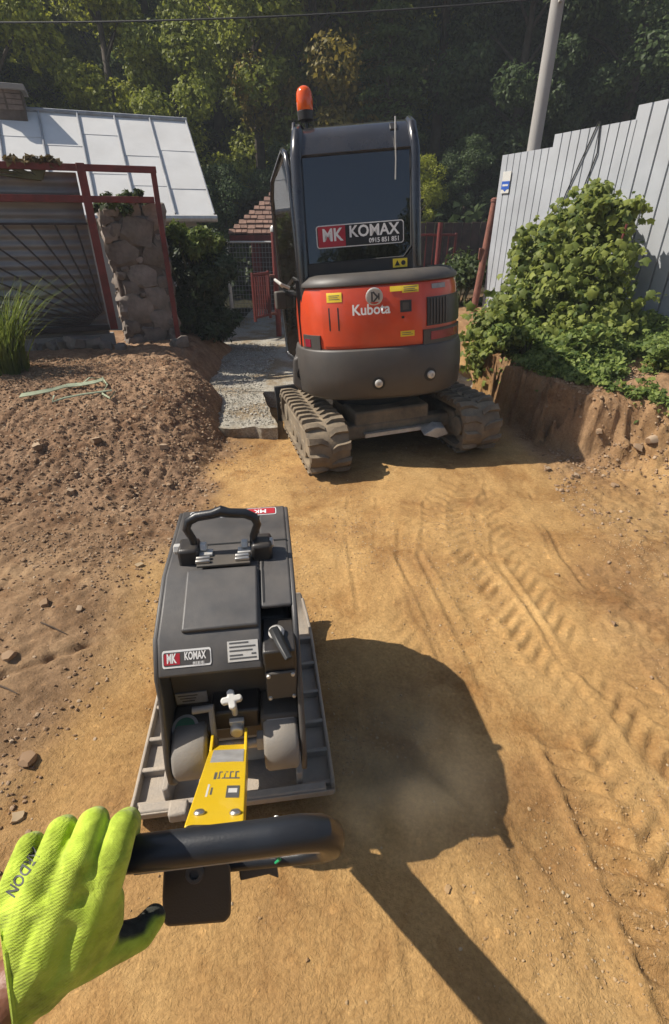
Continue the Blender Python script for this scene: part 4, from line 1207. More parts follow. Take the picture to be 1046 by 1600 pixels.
arm = [([PX(60, 1515, .442), PX(15, 1552, .437), PX(-80, 1625, .432), Vector((-0.44, -0.02, 1.12)), Vector((-0.48, -0.16, 1.06))], [.030, .036, .040, .046, .046]),
       ([Vector((-0.48, -0.16, 1.06)), Vector((-0.38, -0.28, 1.24)), Vector((-0.27, -0.36, 1.42))], [.044, .053, .062])]
am = blob_mesh(arm, 0.006, 6)
person = link('person', am, 'skin')
tag(person, 'bare forearm in a lime green knitted work glove gripping the compactor bar', 'person')

# lime knit with dark grey dipped palm, plus shade painted on the thumb's top
co = np.zeros(len(gme_.vertices) * 3, np.float32); gme_.vertices.foreach_get('co', co); co = co.reshape(-1, 3)
nr = np.zeros_like(co); gme_.vertices.foreach_get('normal', nr.ravel()); 
nr2 = np.zeros(len(gme_.vertices) * 3, np.float32); gme_.vertices.foreach_get('normal', nr2); nr = nr2.reshape(-1, 3)
view = co - np.array([0, 0, 1.7]); view /= np.linalg.norm(view, axis=1)[:, None]
palm_dir = np.array((PX(150, 1380, .55) - PX(100, 1420, .43)).normalized())
dark = smooth(-0.05, 0.35, nr @ palm_dir)
th = np.array(PX(236, 1430, .483)); 
up_ = np.array((0.25, 0.75, 0.55)); up_ /= np.linalg.norm(up_)
near_th = smooth(0.062, 0.045, np.linalg.norm(co - th, axis=1))
dark = np.maximum(dark, near_th * smooth(0.30, 0.60, nr @ up_))  # shade on the thumb's upper side, painted into the coating mask
tip = smooth(0.014, 0.009, np.linalg.norm(co - np.array(PX(243, 1432, .488)), axis=1))
dark = np.maximum(dark, tip)
rib = smooth(0.052, 0.020, np.abs((co - np.array(PX(70, 1510, .43))) @ np.array(wd)))
colg = np.stack([dark, rib, dark * 0, dark * 0 + 1], -1).astype(np.float32)
ca = gme_.color_attributes.new('coat', 'FLOAT_COLOR', 'POINT'); ca.data.foreach_set('color', colg.ravel())
gm2 = bpy.data.materials.new('glove_knit'); gm2.use_nodes = True
n = gm2.node_tree.nodes; l = gm2.node_tree.links
p = n['Principled BSDF']; p.inputs['Roughness'].default_value = 0.85; p.inputs['Specular IOR Level'].default_value = 0.2
p.inputs['Sheen Weight'].default_value = 0.15
tc = n.new('ShaderNodeTexCoord')
at = n.new('ShaderNodeAttribute'); at.attribute_name = 'coat'
sp = n.new('ShaderNodeSeparateColor'); l.new(at.outputs['Color'], sp.inputs[0])
lime = ramp(noise(28, 5, 0.65), 0.35, 0.7, (0.39, 0.52, 0.040), (0.56, 0.69, 0.085))
grime = ramp(noise(18, 5, 0.7), 0.46, 0.72, (1, 1, 1), (0.42, 0.42, 0.36))
c = mixc(1.0, lime, grime, 'MULTIPLY')
dk = ramp(noise(60, 4), 0.3, 0.7, (0.022, 0.024, 0.02), (0.06, 0.062, 0.05))
c = mixc(sp.outputs[0], c, dk)
l.new(c, p.inputs['Base Color'])
def dotwave(vec, freq):
    d = n.new('ShaderNodeVectorMath'); d.operation = 'DOT_PRODUCT'; d.inputs[1].default_value = vec
    l.new(tc.outputs['Object'], d.inputs[0])
    m = n.new('ShaderNodeMath'); m.operation = 'MULTIPLY'; m.inputs[1].default_value = freq
    l.new(d.outputs['Value'], m.inputs[0])
    s_ = n.new('ShaderNodeMath'); s_.operation = 'SINE'; l.new(m.outputs[0], s_.inputs[0]); return s_.outputs[0]
ux = np.array([1, 0, 0]); uu = np.array([0, .5, .866])
d1 = 0.50 * ux - 0.866 * uu; d2 = 0.866 * ux + 0.5 * uu
w1 = dotwave(tuple(d1), 2 * math.pi / 0.0034); w2 = dotwave(tuple(d2), 2 * math.pi / 0.0030)
fine1 = dotwave(tuple(d1), 2 * math.pi / 0.0019)
ribm = n.new('ShaderNodeMath'); ribm.operation = 'MULTIPLY'; l.new(w1, ribm.inputs[0]); l.new(sp.outputs[1], ribm.inputs[1])
kn_ = n.new('ShaderNodeMath'); kn_.operation = 'MULTIPLY'; l.new(fine1, kn_.inputs[0]); l.new(w2, kn_.inputs[1])
ba = n.new('ShaderNodeBump'); ba.inputs['Strength'].default_value = 0.2; ba.inputs['Distance'].default_value = 0.0008
l.new(ribm.outputs[0], ba.inputs['Height'])
bb = n.new('ShaderNodeBump'); bb.inputs['Strength'].default_value = 0.3; bb.inputs['Distance'].default_value = 0.0006
l.new(kn_.outputs[0], bb.inputs['Height']); l.new(ba.outputs[0], bb.inputs['Normal'])
bw = n.new('ShaderNodeBump'); bw.inputs['Strength'].default_value = 0.45; bw.inputs['Distance'].default_value = 0.006
l.new(noise(45, 3, 0.55, 1.2), bw.inputs['Height']); l.new(bb.outputs[0], bw.inputs['Normal'])
l.new(bw.outputs[0], p.inputs['Normal'])
MATS['glove_knit'] = gm2
glove = link('glove', gme_, gm2, person)
# rolled cuff
cu = []
for k in range(40):
    a = 2 * math.pi * k / 40
    e1 = wd.orthogonal().normalized(); e2 = wd.cross(e1)
    d = e1 * math.cos(a) + e2 * math.sin(a)
    cu.append((a, d))
bvh = BVHTree.FromPolygons([v.co.copy() for v in gme_.vertices], [tuple(q.vertices) for q in gme_.polygons])
ring = []
for a, d in cu:
    o_ = wc - wd * 0.003
    hit = bvh.ray_cast(o_ + d * 0.12, -d)
    ring.append(hit[0] if hit[0] is not None else o_ + d * .034)
G().tube(ring, 0.0028, 8, closed=True).build('cuff', gm2, glove)
# printed name on the back of the hand
tx = (PX(60, 1325, .43) - PX(14, 1405, .43)).normalized()
def on_glove(x, y):
    c0 = PX(36, 1363, .42)
    a = (PX(8, 1405, .42) - PX(58, 1322, .42)).normalized()
    b = (PX(62, 1380, .42) - PX(10, 1345, .42)).normalized()
    q = c0 + a * x + b * y
    dirn = (q - Vector((0, 0, 1.7))).normalized()
    hit = bvh.ray_cast(Vector((0, 0, 1.7)), dirn)
    return (hit[0] - dirn * 0.0009) if hit[0] is not None else q
lettering('ARDON', 0.0165, on_glove, 'grey_print', glove, bold=0.0003, sx=1.0)

PX = PX0
# ------------------------------------------------------------------ house with tin roof
RD = Vector((0.925, 0.38, 0)).normalized(); RN = Vector((0.38, -0.925, 0)).normalized()
Rr = Vector((-2.49, 10.5, 3.18)); RUN, DROP = 1.68, 1.36
house = empty('house', Rr - RD * 3 - Vector((0, 0, 3.3)))
tag(house, 'low white house with pale tin roof and brick chimney behind the red gate', 'house')
HO = house.location.copy()
def hq(s, r, z): return Rr - RD * s + RN * r + Vector((0, 0, z - Rr.z)) - HO     # s along ridge to the left, r outward, z height
LEN = 7.2
slope = Vector((RN.x * RUN, RN.y * RUN, -DROP)); sl = slope.normalized(); sln = RD.cross(sl).normalized()
if sln.z < 0: sln = -sln
G().prism([(0.25, -0.2), (LEN, -0.2), (LEN, 1.80), (0.25, 1.80)], lambda p: hq(p[0], RUN - .22, p[1]), lambda p: hq(p[0], RUN - .42, p[1])).build('wall', 'plaster', house)
G().prism([(-RUN + .25, -0.2), (RUN - .42, -0.2), (RUN - .42, 1.82), (0, 3.05), (-RUN + .25, 1.82)], lambda p: hq(.26, p[0], p[1]), lambda p: hq(.42, p[0], p[1])).build('gable_wall', 'plaster', house)
deck_ = G()
for sg in (1, -1):
    pts = [(0, 0), (LEN + .2, 0), (LEN + .2, 1), (0, 1)]
    f = lambda p, o, sg=sg: hq(p[0], sg * RUN * p[1], 3.18 - DROP * p[1]) + Vector((0, 0, o))
    deck_.prism(pts, lambda p: f(p, -.02), lambda p: f(p, -.07))
roof = deck_.build('roof', 'roof_seam', house)
rg = random.Random(5)
ss = [0.0, 0.58, 1.12, 1.66, 2.20, 2.76, 3.32, 3.88, 4.44, 5.0, 5.6, 6.2, 6.8, 7.4]
for i in range(len(ss) - 1):
    cuts = [0.0, rg.uniform(.2, .42), rg.uniform(.55, .8), 1.015]
    for j in range(3):
        a, b = cuts[j] * RUN, cuts[j + 1] * RUN + .02
        lift = .008 - .003 * j + rg.uniform(-.001, .001)
        def rp_(s, r, o): return hq(s, r, 3.18 - DROP * r / RUN) + sln * o
        t = rg.uniform(-.0015, .0015)
        G().add([rp_(ss[i] + .008, a, lift), rp_(ss[i + 1] - .008, a, lift + t), rp_(ss[i + 1] - .008, b, lift + .003), rp_(ss[i] + .008, b, lift + .003 + t),
                 rp_(ss[i] + .008, a, lift - .012), rp_(ss[i + 1] - .008, a, lift - .012), rp_(ss[i + 1] - .008, b, lift - .008), rp_(ss[i] + .008, b, lift - .008)],
                [(0, 1, 2, 3), (7, 6, 5, 4), (0, 4, 5, 1), (1, 5, 6, 2), (2, 6, 7, 3), (3, 7, 4, 0)]).build('roof_sheet', 'roof_tin', roof)
    G().tube([hq(ss[i], .01, 3.18) + sln * .02, hq(ss[i], RUN, 3.18 - DROP) + sln * .02], .014, 6).build('roof_seam', 'roof_seam', roof)
G().tube([hq(-.02, 0, 3.20), hq(LEN, 0, 3.20)], .035, 8).build('ridge_cap', 'roof_seam', roof)
G().tube([hq(-.03, RUN + .04, 3.18 - DROP - .05), hq(LEN, RUN + .04, 3.18 - DROP - .05)], .05, 8).build('gutter', 'zinc', house)
G().prism([(0.60, 1.2), (0.95, 1.2), (0.95, 1.68), (0.60, 1.68)], lambda p: hq(p[0], RUN - .215, p[1]), lambda p: hq(p[0], RUN - .25, p[1])).build('window', 'black_print', house)
# chimney
cs = 2.36
ch = G()
ch.prism([(cs, -.22), (cs + .47, -.22), (cs + .47, .20), (cs, .20)], lambda p: hq(p[0], p[1], 2.8), lambda p: hq(p[0], p[1], 3.40))
cho = ch.build('chimney', 'mortar', house)
for row in range(4):
    for k in range(2):
        s0 = cs + .015 + k * .225 + (0.0 if row % 2 else .0)
        z0 = 3.16 + row * .065
        G().prism([(s0 + .005, z0), (s0 + .20, z0), (s0 + .20, z0 + .055), (s0 + .005, z0 + .055)], lambda p: hq(p[0], .212, p[1]), lambda p: hq(p[0], .19, p[1])).build('brick', 'chimney_brick', cho)
G().prism([(cs - .06, -.28), (cs + .53, -.28), (cs + .53, .26), (cs - .06, .26)], lambda p: hq(p[0], p[1], 3.39), lambda p: hq(p[0], p[1], 3.46)).build('chimney_cap', 'concrete', cho, bevel=.01)

# ------------------------------------------------------------------ red metal gate with sheet and sunburst bars
GD = Vector((0.93, 0.36, 0)).normalized(); GN = Vector((0.36, -0.93, 0)).normalized()
G0 = Vector((-1.77, 5.88, 0))
gate = empty('metal_gate', G0 - GD * 1.6 + Vector((0, 0, 0.55)))
tag(gate, 'dark red metal gate with fanned bars over a horizontally corrugated grey sheet', 'gate')
GO = gate.location.copy()
def gq(t, z, o=0.0): return G0 - GD * t + GN * o + Vector((0, 0, z)) - GO
def bar(name, pts, w, d, m='red_oxide', parent=gate):
    g = G()
    for (a, b) in zip(pts[:-1], pts[1:]):
        A, B = gq(*a), gq(*b); ax = (B - A).normalized(); sd = GN.cross(ax).normalized()
        g.add([A + sd * w / 2 + GN * d / 2, A - sd * w / 2 + GN * d / 2, A - sd * w / 2 - GN * d / 2, A + sd * w / 2 - GN * d / 2,
               B + sd * w / 2 + GN * d / 2, B - sd * w / 2 + GN * d / 2, B - sd * w / 2 - GN * d / 2, B + sd * w / 2 - GN * d / 2],
              [(0, 1, 2, 3), (7, 6, 5, 4), (0, 4, 5, 1), (1, 5, 6, 2), (2, 6, 7, 3), (3, 7, 4, 0)])
    return g.build(name, m, parent, bevel=.004)
bar('top_rail', [(-.03, 2.155), (3.4, 2.155)], .055, .05)
bar('middle_rail', [(.03, 1.905), (.61, 1.905)], .055, .045)
bar('middle_rail', [(.68, 1.905), (3.4, 1.905)], .06, .045)
bar('post', [(.645, .72), (.645, 2.19)], .075, .07)
bar('post', [(0, .35), (0, 2.128)], .05, .045)
bar('post', [(2.9, .5), (2.9, 2.128)], .075, .07)
bar('lower_rail', [(.69, 1.70), (2.86, 1.70)], .02, .03, 'dark_rod')
bar('bottom_rail', [(.69, .74), (2.86, .74)], .05, .045, 'dark_rod')
for k, (t1, z1) in enumerate(((.80, 1.69), (.98, 1.69), (1.18, 1.69), (1.42, 1.69), (1.72, 1.69), (2.1, 1.69), (2.6, 1.69), (2.85, 1.50), (2.85, 1.33), (2.85, 1.17), (2.85, 1.03), (2.85, .90))):
    q0 = (.72 + .016 * k, .90 - .012 * k)
    bar('fan_bar', [q0, (t1, z1)], .016, .016, 'dark_rod')
# corrugated sheet behind the bars
nz_ = 160; vs = []; fs = []
for i in range(nz_ + 1):
    z = .66 + (2.12 - .66) * i / nz_
    ofs = -.07 + .014 * math.sin(2 * math.pi * z / .088)
    for t in (.70, 1.4, 2.2, 3.4): vs.append(gq(t, z, ofs + .004 * math.sin(t * 9 + z * 3)))
for i in range(nz_):
    for j in range(3): fs.append((i * 4 + j, i * 4 + j + 1, (i + 1) * 4 + j + 1, (i + 1) * 4 + j))
sh = G().add(vs, fs).build('corrugated_sheet', 'old_sheet', gate, angle=80)
sol = sh.modifiers.new('t', 'SOLIDIFY'); sol.thickness = .003
G().prism([(.66, .50), (3.4, .50), (3.4, .67), (.66, .67)], lambda p: gq(p[0], p[1], -.03), lambda p: gq(p[0], p[1], -.14)).build('kerb_beam', 'concrete', gate, bevel=.01)

# ------------------------------------------------------------------ rubble stone pillar
def rock_mesh(name, sx, sy, sz, seed, rough=.16, sub=1, boxy=.6):
    bmr = bmesh.new(); bmesh.ops.create_cube(bmr, size=1.0)
    bmesh.ops.subdivide_edges(bmr, edges=bmr.edges[:], cuts=sub, use_grid_fill=True)
    r_ = random.Random(seed)
    for v in bmr.verts:
        sph = v.co.normalized() * .62
        v.co = v.co * boxy + sph * (1 - boxy)
        v.co += Vector((r_.uniform(-1, 1), r_.uniform(-1, 1), r_.uniform(-1, 1))) * rough * .5
        v.co.x *= sx; v.co.y *= sy; v.co.z *= sz
    me_ = bpy.data.meshes.new(name); bmr.to_mesh(me_); bmr.free()
    me_.polygons.foreach_set('use_smooth', [True] * len(me_.polygons)); me_.set_sharp_from_angle(angle=R(40))
    return me_
PC = Vector((-2.13, 6.10, 0.45))
pil = empty('stone_pillar', PC, (0, 0, math.atan2(GD.y, GD.x)))
tag(pil, 'crumbling rubble stone pillar standing behind the red gate posts', 'pillar')
PW, PD, PH = .56, .46, 1.34
G().box((0, 0, PH / 2), (PW - .02, PD - .02, PH)).build('mortar_core', 'mortar', pil, bevel=.03)
sid = 0
rk = random.Random(11)
for face, (w, d) in (('f', (PW, PD)), ('r', (PD, PW)), ('l', (PD, PW)), ('b', (PW, PD))):
    placed = []
    for it in range(900):
        r0 = .125 * (1 - it / 900) ** .7 + .028
        r0 *= rk.uniform(.8, 1.1)
        cx_ = rk.uniform(-w / 2 + r0 * .75, w / 2 - r0 * .75); cz_ = rk.uniform(r0 * .6, PH - r0 * .5)
        if all(math.hypot((cx_ - a) / 1.12, cz_ - b_) > .80 * (r0 + c_) for a, b_, c_ in placed): placed.append((cx_, cz_, r0))
        if len(placed) > 46: break
    for cx_, cz_, r0 in placed:
        sid += 1
        me_ = rock_mesh('stone', r0 * 2.15, .13, r0 * 1.8, sid, .22, 2, .45)
        me_.materials.append(MATS['pale_stone' if rk.random() < .3 else 'field_stone'])
        o = link('stone', me_, None, pil)
        dd_ = d / 2 - .045 + rk.uniform(-.012, .018)
        if face == 'f': o.location = (cx_, -dd_, cz_)
        elif face == 'b': o.location = (cx_, dd_, cz_)
        elif face == 'r': o.location = (dd_, cx_, cz_); o.rotation_euler.z = R(90)
        else: o.location = (-dd_, cx_, cz_); o.rotation_euler.z = R(90)
        o.rotation_euler.x += rk.uniform(-.12, .12); o.rotation_euler.y += rk.uniform(-.4, .4)
for k in range(9):
    me_ = rock_mesh('stone', rk.uniform(.16, .26), rk.uniform(.16, .24), rk.uniform(.10, .16), 300 + k, .2); me_.materials.append(MATS['pale_stone'])
    o = link('stone', me_, None, pil); o.location = (-.2 + .2 * (k % 3), -.15 + .15 * (k // 3), PH + .02)
CAMP = Vector((0, 0, 1.7)); FAR = 1.12
for e_ in (gate, pil):
    e_.location = CAMP + (e_.location - CAMP) * FAR; e_.scale = (FAR, FAR, FAR)
# loose field stones along the foot of the gate
ks = 0
spots = [(88, 548, .13), (122, 542, .20), (60, 553, .12), (148, 546, .15), (168, 548, .12), (190, 552, .10), (75, 562, .10), (48, 566, .13), (105, 560, .14), (285, 560, .15), (278, 545, .12), (35, 556, .12)]
LBL = ['grey field stone below the gate sheet, next to the biggest block', 'biggest pale angular block lying below the gate sheet', 'field stone beside the tall grass below the gate, upper one', 'field stone below the gate right of the biggest block',
       'field stone below the lower end of the gate post', 'small field stone touching the foot of the stone pillar', 'small field stone in front of the row below the gate', 'front field stone nearest to the tall grass', 'field stone lying in front of the biggest pale block',
       'field stone on the path side of the pillar foot, lower one', 'field stone on the path side of the pillar foot, upper one', 'field stone half hidden by the tall grass below the gate']
for i, (px, py, s) in enumerate(spots):
    q = PY(px, py, 6.1 if px < 200 else 6.3)
    me_ = rock_mesh('field_stone', s * 1.25, s, s * .85, 400 + i, .25); me_.materials.append(MATS['field_stone'])
    o = link('field_stone', me_); o.location = (q.x, q.y, ground_at(q.x, q.y) + s * .25); o.rotation_euler = (rk.uniform(-.3, .3), rk.uniform(-.3, .3), rk.uniform(0, 3))
    tag(o, LBL[i], 'stone', 'loose stones below the gate')

# ------------------------------------------------------------------ shed, posts, wire fence and railings behind
shd = empty('shed', (-1.2, 11.6, 0.02))
tag(shd, 'dark red timber shed with a weathered shingle roof behind the excavator', 'shed')
SO = Vector((-0.6, 11.6, 0.1))
def sq(x, y, z): return Vector((x, y, z)) - SO
G().box(sq(-0.30, 12.2, 0.85), (1.5, 1.6, 1.5)).build('wall', 'dark_wood', shd)
for k in range(8):
    G().box(sq(-.98 + k * .2, 11.39, .85), (.19, .03, 1.45 + .05 * (k % 2))).build('plank', 'dark_wood' if k % 3 else 'red_oxide', shd, bevel=.006)
rf_ = G().add([sq(-1.45, 11.15, 1.58), sq(.55, 11.15, 1.58), sq(.55, 12.4, 2.55), sq(-.35, 12.4, 2.55), sq(-1.45, 11.15, 1.50), sq(.55, 11.15, 1.50), sq(.55, 12.4, 2.47), sq(-.35, 12.4, 2.47)],
              [(0, 1, 2, 3), (7, 6, 5, 4), (0, 4, 5, 1), (1, 5, 6, 2), (2, 6, 7, 3), (3, 7, 4, 0)]).build('roof', 'dark_wood', shd)
for row in range(12):
    f0 = row / 12; f1 = (row + 1.15) / 12
    y0, y1 = 11.15 + 1.25 * f0, 11.15 + 1.25 * f1
    z0, z1 = 1.60 + .97 * f0, 1.60 + .97 * f1
    x = -1.47 + 1.1 * f0
    while x < .4:
        w = rk.uniform(.10, .17); o_ = rk.uniform(.0, .02)
        G().add([sq(x, y0, z0 + o_ + .02), sq(x + w - .012, y0, z0 + o_ + .02), sq(x + w - .012, y1, z1 + .0), sq(x, y1, z1 + .0), sq(x, y0, z0 + o_ - .005), sq(x + w - .012, y0, z0 + o_ - .005), sq(x + w - .012, y1, z1 - .02), sq(x, y1, z1 - .02)],
                [(0, 1, 2, 3), (7, 6, 5, 4), (0, 4, 5, 1), (1, 5, 6, 2), (2, 6, 7, 3), (3, 7, 4, 0)]).build('shingle', 'shingle', rf_)
        x += w
G().box(sq(-.45, 11.12, 1.54), (2.0, .03, .09)).build('fascia', 'red_oxide', shd)

def ground_tube(name, a, b, r, m, label, cat, group=None, n=12, cap=True):
    o = G().tube([Vector((0, 0, 0)), Vector(b) - Vector(a)], r, n).build(name, m, None, label=label, cat=cat, group=group)
    o.location = a
    return o
# grey post and wire fence
wf = empty('wire_fence', PY(362, 515, 9.6)); 
tag(wf, 'low wire mesh fence with a grey post and pale top rail before the shed', 'fence')
WO = wf.location.copy()
pa = PY(366, 515, 9.6) - WO; pb = PY(355, 374, 9.6) - WO; pb.x = pa.x + .0
G().cyl(pa, pb, .035, n=10).build('post', 'zinc', wf)
rx = PY(430, 378, 9.6) - WO
G().cyl(pb - Vector((0, 0, .04)), Vector((rx.x, pb.y, pb.z - .04)), .016, n=8).build('top_rail', 'zinc', wf)
wires = G()
for k in range(16):
    f = k / 15; x = pa.x + (rx.x - pa.x) * f
    wires.tube([Vector((x, pa.y, pa.z)), Vector((x, pb.y, pb.z - .05))], .003, 4)
for k in range(20):
    z = pa.z + (pb.z - .05 - pa.z) * k / 19
    wires.tube([Vector((pa.x, pa.y, z)), Vector((rx.x, pa.y, z))], .003, 4)
wires.build('wire_mesh', 'old_sheet', wf, kind='stuff')
# red post with hinge bolts beside the cab, small red wicket next to it
rp0 = PY(436, 515, 8.6); rp1 = PY(428, 362, 8.6)
rpost = empty('gate_post', (rp0.x, rp0.y, rp0.z - .1)); tag(rpost, 'orange red gate post with pale cap beside the excavator door', 'post')
hgt = rp1.z - rp0.z + .1
G().cyl((0, 0, 0), (0, 0, hgt), .045, n=14).build('pipe', 'red_oxide', rpost)
G().lathe([(.05, hgt), (.052, hgt + .05), (.03, hgt + .08), (.001, hgt + .085)], (0, 0, 0), n=14).build('cap', 'zinc', rpost)
for z in (.35, hgt - .6): G().box((-.05, -.02, z), (.10, .05, .04)).build('hinge', 'rust', rpost, bevel=.006)
def wicket(name, cx, y, z0, w, h, nb, label, ang=0.0, m='red_oxide'):
    e = empty(name, (cx, y, z0), (0, 0, ang)); tag(e, label, 'gate')
    for x in (-w / 2, w / 2): G().box((x, 0, h / 2), (.035, .035, h)).build('stile', m, e, bevel=.004)
    for z in (.06, h - .03): G().box((0, 0, z), (w, .03, .035)).build('rail', m, e, bevel=.004)
    for k in range(nb): G().box((-w / 2 + w * (k + 1) / (nb + 1), 0, h / 2), (.016, .016, h - .08)).build('bar', m, e)
    return e
q = PY(412, 505, 8.5); wicket('wicket_gate', q.x, q.y, q.z + .05, .42, .70, 6, 'small open red barred wicket left of the gate post', R(62))
q = PY(655, 450, 9.4); wicket('wicket_gate', q.x + .12, q.y, .35, .85, 1.22, 6, 'orange red barred gate showing right of the cab', R(0))
rq = PY(684, 400, 9.3)
ground_tube('gate_post', (rq.x, rq.y, .2), (rq.x, rq.y, 1.72), .04, 'red_oxide', 'thin orange post at the end of the barred gate right of the cab', 'post')
# dark board fence at the back
bf = empty('board_fence', (3.0, 12.6, 0.0)); tag(bf, 'dark brown board fence in the shade below the trees', 'fence')
for k in range(22):
    G().box((-2.1 + k * .2, 0, .95), (.19, .03, 1.55 + rk.uniform(-.02, .02))).build('board', 'dark_wood', bf, bevel=.005)
G().box((0, .04, 1.4), (4.4, .05, .08)).build('rail', 'dark_wood', bf)
# rusty corner post of the sheet fence
a_, b_ = PY(735, 505, 7.55), PY(774, 312, 7.75)
rpst = empty('rusty_post', (a_.x, a_.y, a_.z - .15)); tag(rpst, 'leaning rusty pipe post at the left end of the corrugated fence', 'post')
dv = Vector((b_.x - a_.x, b_.y - a_.y, b_.z - a_.z + .15))
G().cyl((0, 0, 0), dv, .048, .045, n=14).build('pipe', 'rust', rpst)
G().lathe([(.055, -.03), (.058, .0), (.03, .02), (.001, .022)], dv, dv, 12).build('cap', 'rust', rpst)
G().box(dv * .62 + Vector((-.06, -.02, 0)), (.05, .03, .14)).build('hinge_plate', 'rust', rpst, bevel=.004)

# ------------------------------------------------------------------ corrugated sheet fence
fence = empty('sheet_fence', (2.8, 6.4, 0.5)); FO = fence.location.copy()
tag(fence, 'pale grey corrugated sheet fence stepping up along the bank', 'fence')
FA = Vector((2.10, 7.62, 0)); FD = Vector((0.516, -0.857, 0)).normalized(); FN = Vector((-.857, -.516, 0)).normalized()
panels = [(0.0, 0.76, 2.44, .40), (0.745, 1.69, 2.57, .45), (1.675, 2.62, 2.70, .5), (2.605, 3.55, 2.82, .5), (3.535, 4.5, 2.94, .5)]
for i, (s0, s1, zt, zb) in enumerate(panels):
    pitch = (.10, .112, .155, .155, .155)[i]; prof = []
    s = s0
    lift = .006 * (i % 2)
    while s < s1:
        for ds, o in ((0, 0), (pitch * .84, 0), (pitch * .86, -.03), (pitch * .965, -.03), (pitch * .985, 0)):
            if s + ds <= s1: prof.append((s + ds, o + lift))
        s += pitch
    prof.append((s1, prof[-1][1]))
    vs = []; fs = []
    for z in (zb - .4, zt):
        for (sx_, o) in prof:
            vs.append(FA + FD * sx_ + FN * o + Vector((0, 0, z + .02 * (sx_ - s0) * (z == zt))) - FO)
    m_ = len(prof)
    for k in range(m_ - 1): fs.append((k, k + 1, m_ + k + 1, m_ + k))
    o = G().add(vs, fs).build('fence_panel', 'galvanised', fence, angle=20)
    o.data.polygons.foreach_set('use_smooth', [False] * len(o.data.polygons))
    so = o.modifiers.new('t', 'SOLIDIFY'); so.thickness = .002
for z in (.8, 2.1): G().cyl(FA + FD * .0 - FN * .05 + Vector((0, 0, z)) - FO, FA + FD * 4.5 - FN * .05 + Vector((0, 0, z)) - FO, .02, n=8).build('rail', 'rust', fence)
# small blue and white notice
sg_ = empty('notice_sign', FA + FD * .13 + FN * .012 + Vector((0, 0, 2.15)), (0, 0, math.atan2(FD.y, FD.x)))
tag(sg_, 'small white and blue notice plate near the fence top corner', 'sign')
G().box((0, -.004, 0), (.13, .004, .23)).build('plate', 'white_sticker', sg_, bevel=.001)
G().box((0, -.0075, -.03), (.125, .002, .085)).build('blue_band', 'blue_print', sg_)
G().prism([(-.03, -.075), (.03, -.075), (0, -.10)], lambda p: Vector((p[0], -.0065, p[1])), lambda p: Vector((p[0], -.0075, p[1]))).build('arrow', 'blue_print', sg_)
G().box((0, -.0095, -.03), (.09, .002, .02)).build('print_line', 'white_sticker', sg_)
# cables hanging over the fence
for i, pts in enumerate(([(1.28, 2.62), (1.22, 2.45), (1.05, 2.0), (.95, 1.6)], [(1.30, 2.62), (1.34, 2.35), (1.24, 1.95), (1.20, 1.6)])):
    o = G().tube([FA + FD * a + FN * .02 + Vector((0, 0, b)) for a, b in pts], .007, 6).build('hanging_cable', 'cable', None)
    tag(o, 'thin dark cable hanging over the fence top, the %s one' % ('slanting' if i == 0 else 'straighter'), 'cable')

# ------------------------------------------------------------------ utility pole and overhead line
pb0 = PY(833, 240, 11.0)
pole = empty('utility_pole', (pb0.x, pb0.y, .2)); tag(pole, 'grey concrete utility pole rising behind the corrugated fence', 'pole')
G().tube([(0, 0, 0), (.0, 0, 9.0)], [.125, .085], 20).build('shaft', 'pole_concrete', pole)
G().box((0, 0, 8.4), (1.4, .08, .10)).build('crossarm', 'zinc', pole)
for x in (-.6, 0, .6): G().lathe([(.02, 0), (.05, .03), (.05, .10), (.03, .14), (.001, .15)], (x, 0, 8.45), n=12).build('insulator', 'chimney_brick', pole)
G().box((.0, -.14, 4.6), (.05, .08, .12)).build('line_clamp', 'zinc', pole)
def cable_run(a, b, sag, r=.014):
    a, b = Vector(a), Vector(b)
    return [a.lerp(b, k / 24) - Vector((0, 0, sag * 4 * (k / 24) * (1 - k / 24))) for k in range(25)]
cl_ = G().tube(cable_run((-16, 12.0, 5.2), (pb0.x, pb0.y - .18, 4.78), .35), .013, 6).build('overhead_line', 'cable', None)
tag(cl_, 'black overhead line crossing in front of the trees from the pole', 'cable')
cl_ = G().tube(cable_run((pb0.x, pb0.y - .18, 4.78), (15, 9.5, 5.3), .25), .013, 6).build('overhead_line', 'cable', None)
tag(cl_, 'black overhead line leaving the pole above the fence', 'cable')
# ------------------------------------------------------------------ foliage
leaf_mat('tree_leaf', (0.038, 0.052, 0.020), (0.085, 0.105, 0.036), .45, objcol=True)
leaf_mat('vine_leaf', (0.08, 0.12, 0.028), (0.34, 0.38, 0.085), .45)
leaf_mat('shrub_leaf', (0.035, 0.055, 0.016), (0.085, 0.115, 0.03), .25)
leaf_mat('juniper', (0.016, 0.03, 0.011), (0.05, 0.075, 0.024), .15)
leaf_mat('weed_leaf', (0.07, 0.12, 0.028), (0.30, 0.37, 0.09), .45)
leaf_mat('grass_blade', (0.07, 0.11, 0.015), (0.20, 0.24, 0.05), .4)
leaf_mat('dry_leaf', (0.10, 0.07, 0.03), (0.20, 0.15, 0.06), .2)

